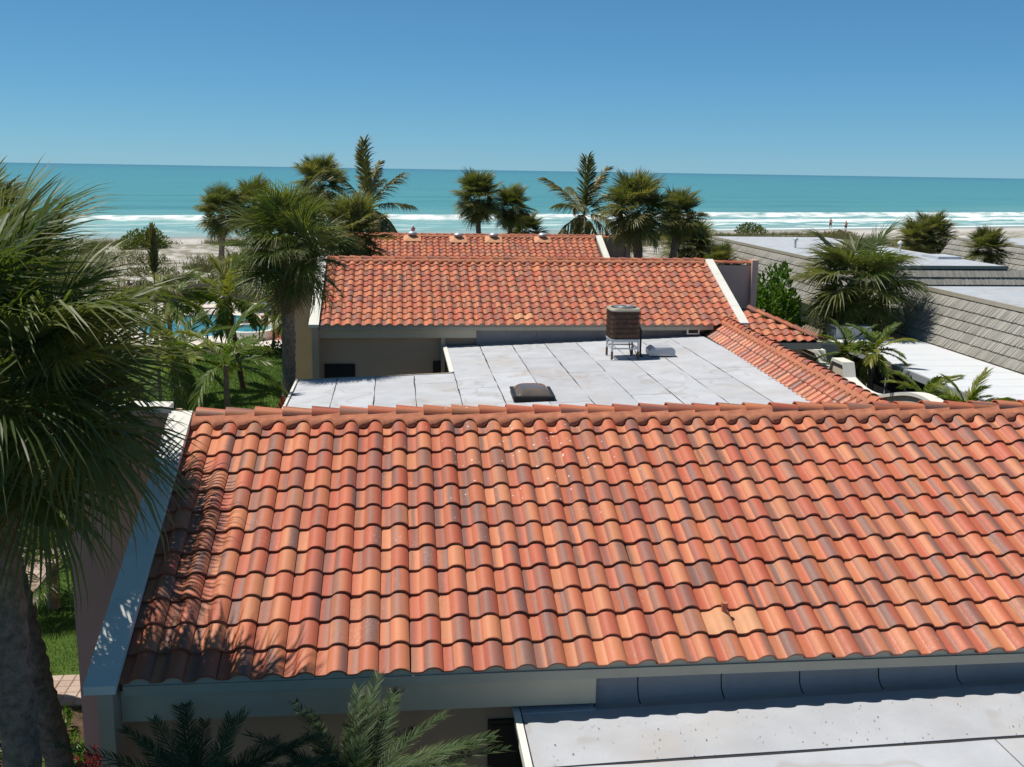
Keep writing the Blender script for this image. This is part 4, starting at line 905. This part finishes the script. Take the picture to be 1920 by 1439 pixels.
# mid palms
sabal('tall palm in front of the second house left gable with dark leaf boots', G(-2.95, 28), (-2.85, 28, 6.80), 1.72, 44, 104, .18, elo=-40, dead=10)
sabal('palm behind the second house left ridge end, brushing the third roof', G(-2.3, 42.5), (-1.95, 42.8, 6.3), 1.75, 40, 105, .17, far=True)
sabal('tall palm left of the coconut palm, dark round crown over the sea', G(-4.0, 56), (-4.05, 56, 8.1), 1.62, 40, 106, .17, far=True)
sabal('left palm of the pair at the pool side dune', G(-10.1, 60), (-9.75, 60, 6.35), 1.55, 44, 107, .17, far=True)
sabal('right palm of the pair at the pool side dune', G(-8.0, 61.5), (-8.15, 61, 6.7), 1.65, 40, 108, .17, far=True)
sabal('short leaning palm growing from the round hole in the pool deck', G(-7.4, 54.2), (-7.95, 52.5, 3.75), 1.15, 30, 109, .15, far=True)
sabal('left palm of the two standing beyond the third ridge', G(5.1, 63), (4.83, 63, 7.3), 1.68, 48, 110, .16, far=True)
sabal('right palm of the two standing beyond the third ridge', G(6.75, 64), (6.95, 64, 6.75), 1.42, 42, 111, .16, far=True)
sabal('low bushy palm beside the two palms beyond the third ridge', G(8.0, 66), (8.1, 66, 5.2), 1.35, 36, 112, .16, far=True, elo=-30)
sabal('big palm right of the third house with its trunk against the white dune', G(11.55, 48), (11.0, 48, 7.25), 1.85, 44, 113, .23, far=True)
sabal('slimmer leaning palm right of the big palm by the third house', G(14.6, 56), (15.25, 56, 6.65), 1.6, 46, 114, .19, far=True)
sabal('low palm thicket in front of the dune left of the grey roof', G(16.9, 60), (17.1, 60, 4.7), 1.8, 50, 115, .2, far=True, elo=-40, dead=2)
sabal('squat palm right of that thicket touching the grey roof corner', G(18.2, 57.5), (18.2, 57.5, 3.9), 1.25, 34, 116, .2, far=True, elo=-40, dead=0)
sabal('round low palm on the dune left of centre of the grey flat roof', G(33.5, 126), (33.5, 126, 2.4), 2.0, 36, 117, .25, far=True, elo=-15, dead=0)
sabal('dense palm clump beyond the grey flat roof, left stem', G(40.2, 77), (40.0, 77, 4.1), 1.9, 38, 118, .2, far=True, elo=-40, dead=3)
sabal('dense palm clump beyond the grey flat roof, taller right stem', G(41.5, 78), (41.7, 78, 4.35), 2.0, 40, 119, .2, far=True, elo=-40, dead=3)
sabal('lone palm with stout trunk before the farthest shake roof', G(33.5, 56), (33.35, 56, 5.0), 1.35, 40, 120, .24, far=True, elo=-30, dead=2)
sabal('large spreading palm between the hipped tile roof and the carport', G(16.6, 36), (16.55, 36, 5.20), 2.3, 44, 121, .24, ehi=64, elo=-58, dead=20, lp=.85, far=True, meshes=FANF[2:]+FAN[2:5])
# coconut palms
pinnate('coconut palm with tattered upright fronds above the middle palms', G(-1.2, 54), (-1.5, 54, 6.9), 3.3, 17, 201, COCO, .15, 'coconut_palm', -45, 88, group='coconut palms')
pinnate('coconut palm left of the big palm, leaning fronds over the sea', G(11.3, 62), (11.1, 62, 6.3), 3.5, 17, 202, COCO, .19, 'coconut_palm', -50, 88, group='coconut palms')
# feather palms of the garden
pinnate('bright yellow green feather palm screening the pool', G(-5.65, 38), (-6.0, 38, 4.2), 1.75, 20, 203, PIN, .09, elo=-45, bark='barkdark')
pinnate('feather palm with drooping fronds just left of the bright one', G(-7.6, 36), (-7.7, 36, 4.3), 1.7, 18, 204, PIN, .08, elo=-30)
pinnate('dark spear topped young palm rising over the dune sand', G(-7.7, 34), (-7.7, 34, 5.15), 1.25, 9, 205, COCO[:3], .06, elo=-20, ehi=50)
for q_ in (0, 2.1, 4.2): orient(link('spear_frond', SPEAR, [o for o in COL.objects if o.get('label', '').startswith('dark spear')][0]), Vector((-7.7, 34, 5.15))-Vector(G(-7.7, 34)), q_, R(86), 0, 1.9)
pinnate('short stemmed palm on the lawn with one long drooping frond', G(-4.2, 25.5), (-4.15, 25, 4.3), 1.55, 10, 206, PIN, .075, elo=-30)
pinnate('slender young date palm on the lawn, left stem', G(-5.5, 45.5), (-5.35, 45.5, 2.9), 1.3, 20, 207, PIN, .06, elo=-40)
pinnate('slender young date palm on the lawn, right leaning stem', G(-4.75, 43.0), (-4.55, 43.3, 3.15), 1.45, 20, 208, PIN, .07, elo=-40)
pinnate('feather palm among foliage below the spear topped palm', G(-8.9, 31), (-8.6, 31, 3.9), 1.7, 20, 209, PIN, .08, elo=-30)
pinnate('feather palm behind the near palm crowns at left', G(-6.0, 29), (-6.1, 29, 3.6), 1.7, 20, 210, PIN, .08, elo=-35)
pinnate('double stemmed christmas palm before the cream garden wall', G(13.75, 29.6), (13.55, 29.8, 3.65), 1.2, 18, 211, PIN, .07, elo=-35)
pinnate('second stem of the christmas palm before the cream garden wall', G(14.1, 29.4), (14.25, 29.4, 3.75), 1.15, 18, 212, PIN, .07, elo=-35)
pinnate('low lush palm right of the garden wall beside the carport', G(13.95, 23.6), (13.95, 23.6, 3.15), 1.2, 24, 213, PIN, .07, elo=-30)
pinnate('low feathery palm left of the lush one beside the carport', G(13.75, 25.3), (13.75, 25.3, 3.2), 1.05, 18, 214, PIN, .06, elo=-30)
pinnate('small palm on the lawn beside the paver walk', G(-7.6, 22.8), (-7.5, 22.8, 2.6), 1.1, 14, 215, PIN, .10, elo=-40)
sabal('young fan palm spreading low over the paver walk', G(-6.3, 18.6), (-6.25, 18.6, 1.9), 1.15, 18, 122, .1, elo=-10, dead=0, boots=False)
# cycads under the front eave
pinnate('dark cycad in the shade under the left end of the front eave', (-1.75, 8.15, 1), (-1.72, 8.2, 3.20), 1.30, 56, 216, CYC, .11, 'cycad', 30, 86, 'barkdark', 'cycads under the eave', 'cycad')
pinnate('tall green cycad under the front eave with a dry brown frond', (-.38, 8.05, 1), (-.42, 8.15, 3.22), 1.32, 64, 217, CYC, .11, 'cycad', 34, 88, 'barkdark', 'cycads under the eave', 'cycad', dry=2)
# shrubs
shrub('bright green umbrella leaved shrub left of the spreading palm', G(13.6, 36.6), 1.35, 1.2, 4.75, 4200, .26, 'shrub', 301)
shrub('dark shrub under the spreading palm', G(15.4, 35.5), 1.4, 1.2, 2.4, 1200, .2, 'cycad', 302)
shrub('round green sea grape mound on the dune at left', G(-22.6, 97), 2.3, 1.8, 1.75, 2600, .22, 'seagrape', 303, 'dune shrubs', 'sea_grape')
shrub('olive dune bush left of the green sea grape mound', G(-28.2, 94), 3.0, 2.0, 1.35, 2600, .2, 'seagrape', 304, 'dune shrubs', 'sea_grape')
shrub('low bush on the dune right of the squat palm, before the surf', G(48.5, 140), 2.2, 1.6, 1.7, 1200, .28, 'seagrape', 305, 'dune shrubs')
shrub('flat bush on the dune at the left end of the grey flat roof', G(30, 128), 2.2, 1.4, 1.0, 900, .28, 'seagrape', 306, 'dune shrubs')
shrub('low bush between the far palms beyond the third ridge', G(9.8, 68), 1.6, 1.1, 2.6, 1200, .2, 'seagrape', 307, 'dune shrubs')
shrub('low yellowish bush beyond the spreading palm top', G(56, 128), 2.5, 1.6, 1.0, 900, .25, 'dunegrass', 308, 'dune shrubs')
shrub('strappy green planting bed behind the front ridge at left', G(-4.0, 23.5), 1.3, .8, 1.2, 900, .34, 'shrub', 309)
shrub('leafy shrub at the foot of the short palm on the lawn', G(-5.2, 24.5), 1.2, .9, 1.3, 900, .3, 'shrub', 310)
shrub('dark red cordyline at the corner of the long flat roof', G(-2.95, 26.0), .30, .30, 2.15, 420, .2, 'magenta', 311, name='cordyline')
shrub('dark hedge at the far end of the left lawn', G(-9.0, 27.5), 2.6, 1.2, 2.6, 2400, .2, 'cycad', 312)
shrub('green mounded bush at the pool side of the lawn', G(-6.5, 45.3), 1.0, .7, .75, 700, .14, 'shrub', 313)
shrub('dark low bush beside the young date palms', G(-5.0, 44.8), .9, .6, .6, 600, .14, 'cycad', 314)
shrub('red flowering plant at the right end of the pool deck', G(-5.2, 48.6), .5, .5, .8, 300, .16, 'red', 315, name='flowering_plant', cat='plant')
shrub('pink flowering plant at the foot of the front wing wall', (-4.0, 12.6, 1), .3, .3, .6, 200, .09, 'magenta', 316, name='flowering_plant', cat='plant')
for i, (x, y) in enumerate(((-5.0, 14.1), (-5.6, 13.6), (-4.6, 13.4), (-6.1, 14.2))):
    shrub(['small green plant in the mulch bed at the corner of the walk', 'low green plant in the mulch bed left of the corner one', 'low green plant in the mulch bed against the wing wall', 'leafy plant in the mulch bed at the far left'][i], (x, y, 1), .35, .3, .38, 220, .11, 'shrub', 320+i, 'mulch bed plants', 'bedding_plant', 'plant')
bed = tag(poly_sheet('mulch_bed', [(-10, 9), (-2.7, 9), (-2.7, 14.9), (-10, 14.9)], 1.012, M['mulch']), kind='structure')
for i, (x, y, q) in enumerate(((-19.5, 84, 1.3), (-14.5, 80, 1.1), (-24.5, 84, 1.5), (-11.8, 72, 1.0), (-17.3, 75.5, 1.3), (-21.5, 76.5, 1.2), (-12.5, 90, 1.4), (-26.5, 78, 1.4))):
    shrub(['grey green scrub clump on the pale dune, right of the middle', 'small grey green scrub clump on the dune nearest the pair of palms', 'wide scrub clump on the dune below the sea grape mound', 'low scrub clump just beyond the board fence, right end', 'scrub clump beyond the board fence, near its middle', 'scrub clump beyond the board fence, left of the middle one', 'far scrub clump at the crest of the dune by the pair of palms', 'scrub clump on the dune at far left beside the near palm crown'][i], G(x, y), 1.5*q, .9*q, .55*q, 900, .16, 'duneshrub', 340+i, 'scrub clumps on the dune')
# dune grass
def dsamp():
    while True:
        x, y = random.uniform(-48, 62), random.uniform(63, 142); s_, t = shore(x, y)
        if t > -16: continue
        if nz(x, y, .11, 4)+.10 > random.random()*.28: return x, y, gz(x, y)
tag(blades('dune_grass', 110000, dsamp, .25, .75, .030, M['dunegrass'], .45), 'dry olive dune grass in patches on the pale sand', 'grass', kind='stuff')

# ------------------------------------------------------------------ pool, deck, loungers, fence
def ell(cx_, cy_, rx, ry, n=36, a0=0): return [(cx_+rx*math.cos(2*math.pi*k/n+a0), cy_+ry*math.sin(2*math.pi*k/n+a0)) for k in range(n)]
pool_o = ell(-9.9, 53.2, 2.9, 3.9)
dk = MB(); n = 36
outer = [(-9.9+9*math.cos(2*math.pi*k/n), 53.2+9.5*math.sin(2*math.pi*k/n)) for k in range(n)]
outer = [(min(x, -3.0), min(max(y, 46.2), 61.8)) for x, y in outer]
dk.add([(x, y, 1.12) for x, y in pool_o]+[(x, y, 1.12) for x, y in outer]+[(x, y, .7) for x, y in pool_o], [(k, n+k, n+(k+1) % n, (k+1) % n) for k in range(n)]+[(k, (k+1) % n, 2*n+(k+1) % n, 2*n+k) for k in range(n)])
dk.add([(x, y, 1.12) for x, y in outer]+[(x, y, .9) for x, y in outer], [((k+1) % n, k, n+k, n+(k+1) % n) for k in range(n)])
tag(dk.build('pool_deck', M['deck']), kind='structure')
tag(poly_sheet('pool_water', ell(-9.9, 53.2, 2.92, 3.92), 1.03, M['pool']), kind='structure')
pc = MB().add([(x*1.0, y, 1.126) for x, y in ell(-9.9, 53.2, 2.88, 3.88)]+[(x, y, 1.126) for x, y in ell(-9.9, 53.2, 3.2, 4.2)], [(k, n+k, n+(k+1) % n, (k+1) % n) for k in range(n)])
tag(pc.build('pool_coping', M['white']), kind='structure')
tag(poly_sheet('planting_hole', ell(-7.4, 54.2, .75, .5, 24), 1.126, M['mulch']), kind='structure')
spa = empty('spa_wall', (-6.9, 49.4, 1.12), 'low curved white spa wall at the near end of the pool', 'spa')
sv = MB(); n = 24
for k in range(n):
    a0, a1 = 2*math.pi*k/n, 2*math.pi*(k+1)/n; q = lambda a, r_: (r_*math.cos(a)*1.2, r_*math.sin(a)*1.5)
    sv.hexa([(*q(a0, .8), -.2), (*q(a0, 1), -.2), (*q(a1, 1), -.2), (*q(a1, .8), -.2)], [(*q(a0, .8), .42), (*q(a0, 1), .42), (*q(a1, 1), .42), (*q(a1, .8), .42)])
sv.build('rim', M['white'], spa); poly_sheet('spa_water', ell(0, 0, .97, 1.2, 24), .30, M['pool'], parent=spa)
bk = empty('red_bucket', (-6.4, 50.68, 1.54), 'small red bucket standing on the white spa rim', 'bucket')
MB().lathe((0,0,0), [(.14, 0), (.19, .38), (.20, .40)], 14).build('body', M['red'], bk); MB().tube([(-.19, 0, .38), (-.12, 0, .52), (.12, 0, .52), (.19, 0, .38)], .012, 6).build('handle', M['white'], bk)
def lounger(label, x, y, rz):
    t = empty('sun_lounger', (x, y, 1.125), label, 'sun lounger', 'white loungers on the pool deck', rz)
    MB().bbox((-.32, -.95, .30), (.32, .35, .35), .015).build('seat', M['plastic'], t)
    MB().hexa([(-.32, .36, .30), (.32, .36, .30), (.32, .92, .82), (-.32, .92, .82)], [(-.32, .36, .35), (.32, .36, .35), (.32, .88, .86), (-.32, .88, .86)]).build('backrest', M['plastic'], t)
    for a, b in ((-.28, -.8), (.28, -.8), (-.28, .5), (.28, .5)): MB().tube([(a, b, .30), (a*1.05, b+.05, 0)], .022, 6).build('leg', M['plastic'], t)
    MB().tube([(-.34, -.95, .28), (-.34, .4, .28)], .02, 6).tube([(.34, -.95, .28), (.34, .4, .28)], .02, 6).build('side_rail', M['plastic'], t); return t
lounger('white sun lounger with raised back nearest the second house', -5.9, 56.6, -1.2)
lounger('white sun lounger behind the short leaning palm', -7.9, 58.3, -1.3)
lounger('white sun lounger at the far left of the pool deck by the fence', -10.6, 59.6, -1.4)
lounger('white sun lounger at the back beside the fence, nearest the house', -5.0, 58.8, -1.1)
fn = empty('wooden_fence', (-9.5, 62.6, 1), 'weathered grey board fence between the pool deck and the dune', 'fence')
for k in range(7): MB().box((-6.2+k*2.0, -.06, 0), (-6.08+k*2.0, .06, 1.35)).build('post', M['fence'], fn)
for k in range(6):
    for q in range(12): MB().box((-6.06+k*2.0+q*.16, -.035, .08), (-6.06+k*2.0+q*.16+.145, -.01, 1.2+random.gauss(0, .015))).build('plank', M['fence'], fn)
MB().box((-6.1, .0, .25), (5.9, .05, .35)).box((-6.1, .0, .95), (5.9, .05, 1.05)).build('rail', M['fence'], fn)
# ------------------------------------------------------------------ people on the beach
def person(label, loc, h, rz, shirt, shorts, hat=None, pose='stand', skin=(.42, .24, .16)):
    t = empty('person', loc, label, 'person', rz=rz); k = h/1.72
    if pose == 'stand': J = {'pel': (0,0,.92), 'ch': (0,0,1.28), 'nk': (0,0,1.46), 'hd': (0,.01,1.60), 'top': (0,.01,1.70), 'ls': (-.19,0,1.40), 'rs': (.19,0,1.40), 'le': (-.27,.02,1.13), 're': (.30,.08,1.20), 'lh': (-.26,.10,.88), 'rh': (.18,.26,1.34), 'lp': (-.10,0,.90), 'rp': (.10,0,.90), 'lk': (-.12,.03,.50), 'rk': (.12,-.02,.50), 'la': (-.12,0,.07), 'ra': (.14,-.06,.07), 'lt': (-.12,.15,.03), 'rt': (.15,.09,.03)}
    else: J = {'pel': (0,0,.42), 'ch': (0,-.10,.75), 'nk': (0,-.12,.93), 'hd': (0,-.10,1.07), 'top': (0,-.1,1.17), 'ls': (-.19,-.1,.88), 'rs': (.19,-.1,.88), 'le': (-.25,.05,.64), 're': (.25,.05,.64), 'lh': (-.2,.28,.56), 'rh': (.2,.28,.56), 'lp': (-.10,.05,.40), 'rp': (.10,.05,.40), 'lk': (-.13,.46,.46), 'rk': (.13,.46,.46), 'la': (-.13,.55,.07), 'ra': (.13,.55,.07), 'lt': (-.13,.70,.03), 'rt': (.13,.70,.03)}
    rad = dict(pel=.15, ch=.15, nk=.055, hd=.095, top=.08, ls=.065, rs=.065, le=.045, re=.045, lh=.035, rh=.035, lp=.10, rp=.10, lk=.06, rk=.06, la=.04, ra=.04, lt=.035, rt=.035)
    E_ = [('pel','ch'),('ch','nk'),('nk','hd'),('hd','top'),('ch','ls'),('ls','le'),('le','lh'),('ch','rs'),('rs','re'),('re','rh'),('pel','lp'),('lp','lk'),('lk','la'),('la','lt'),('pel','rp'),('rp','rk'),('rk','ra'),('ra','rt')]
    ks = list(J); me = bpy.data.meshes.new('body'); me.from_pydata([Vector(J[q])*k for q in ks], [(ks.index(a), ks.index(b)) for a, b in E_], []); o = link('body', me, t)
    sk_ = o.modifiers.new('skin', 'SKIN'); o.modifiers.new('sub', 'SUBSURF').levels = 1; o.modifiers['sub'].render_levels = 1
    if not me.skin_vertices: me.attributes  # layer made by the modifier
    lay = me.skin_vertices[0].data if me.skin_vertices else None
    if lay:
        for q, sv_ in zip(ks, lay): sv_.radius = (rad[q]*k, rad[q]*k); sv_.use_root = (q == 'pel')
    me.materials.append(simple('skin'+label[:6], skin, .6, .1))
    P_ = Vector(J['pel'])*k; C_ = Vector(J['ch'])*k; N_ = Vector(J['nk'])*k
    if shirt: MB().tube([P_, P_.lerp(C_, .5), C_, C_.lerp(N_, .7)], [.185*k, .175*k, .19*k, .10*k], 12).build('shirt', simple('cloth', shirt, .8, .1), t)
    s_ = MB().tube([P_+Vector((0,0,.08)), P_-Vector((0,0,.06))], [.175*k, .185*k], 12)
    for a, b in (('lp','lk'), ('rp','rk')): A_, B_ = Vector(J[a])*k, Vector(J[b])*k; s_.tube([A_, A_.lerp(B_, .85)], [.115*k, .10*k], 10)
    s_.build('shorts', simple('cloth', shorts, .8, .1), t)
    hd_ = Vector(J['hd'])*k
    MB().lathe(hd_+Vector((0,-.012,.0)), [(.10*k, 0), (.108*k, .05), (.09*k, .10), (.03*k, .13)], 12).build('hair' if not hat else 'hat', simple('hair', hat or (.06, .04, .03), .8, .1), t)
    if hat: MB().lathe(hd_+Vector((0,0,.04)), [(.2*k, 0), (.2*k, .012)], 14).build('hat_brim', simple('hair', hat, .8, .1), t)
    return t
def beach(x, y): return (x, y, max(gz(x, y), .0))
person('person standing by the surf in dark red shorts, arm raised to the face', beach(74.2, 173.6), 1.8, 2.6, None, (.25, .03, .05))
person('bare chested person in dark shorts on the sand behind the big palm top', beach(73.4, 165.5), 1.7, 2.4, (.45, .2, .15), (.08, .05, .05))
person('person in a pink top and white sun hat beyond the third roof', G(1.9, 128), 1.75, .4, (.60, .10, .18), (.5, .12, .18), (.8, .78, .76))
person('person sitting on the sand left of the second coconut palm', G(19.7, 122), 1.7, 1.2, (.10, .05, .05), (.25, .2, .2), None, 'sit')
bc = empty('beach_chair', G(21.0, 122), 'folding beach chair beside the person sitting on the sand', 'beach chair', rz=1.0)
MB().box((-.3, -.25, .25), (.3, .3, .30)).build('seat', M['plastic'], bc); MB().hexa([(-.3, -.3, .27), (.3, -.3, .27), (.3, -.26, .32), (-.3, -.26, .32)], [(-.3, -.6, .95), (.3, -.6, .95), (.3, -.56, .97), (-.3, -.56, .97)]).build('backrest', M['magenta'], bc)
for a in (-.28, .28): MB().tube([(a, -.3, .27), (a, .25, 0)], .02, 6).build('leg', M['alu'], bc); MB().tube([(a, .28, .27), (a, -.3, 0)], .02, 6).build('leg', M['alu'], bc)
ky = empty('overturned_kayak', G(-36.8, 117), 'small orange brown boat lying upside down on the dune at left', 'kayak', rz=.3)
kv = []; kf = []
for i in range(11):
    t = -1+i*.2; w = .42*(1-t*t)**.6+.02
    for k in range(7): a = math.pi*k/6; kv.append((t*1.7, -math.cos(a)*w, .15+math.sin(a)*w*.95))
for i in range(10):
    for k in range(6): a = i*7+k; kf.append((a, a+7, a+8, a+1))
MB().add(kv, kf, True).build('hull', simple('hull', (.45, .22, .10), .5), ky)
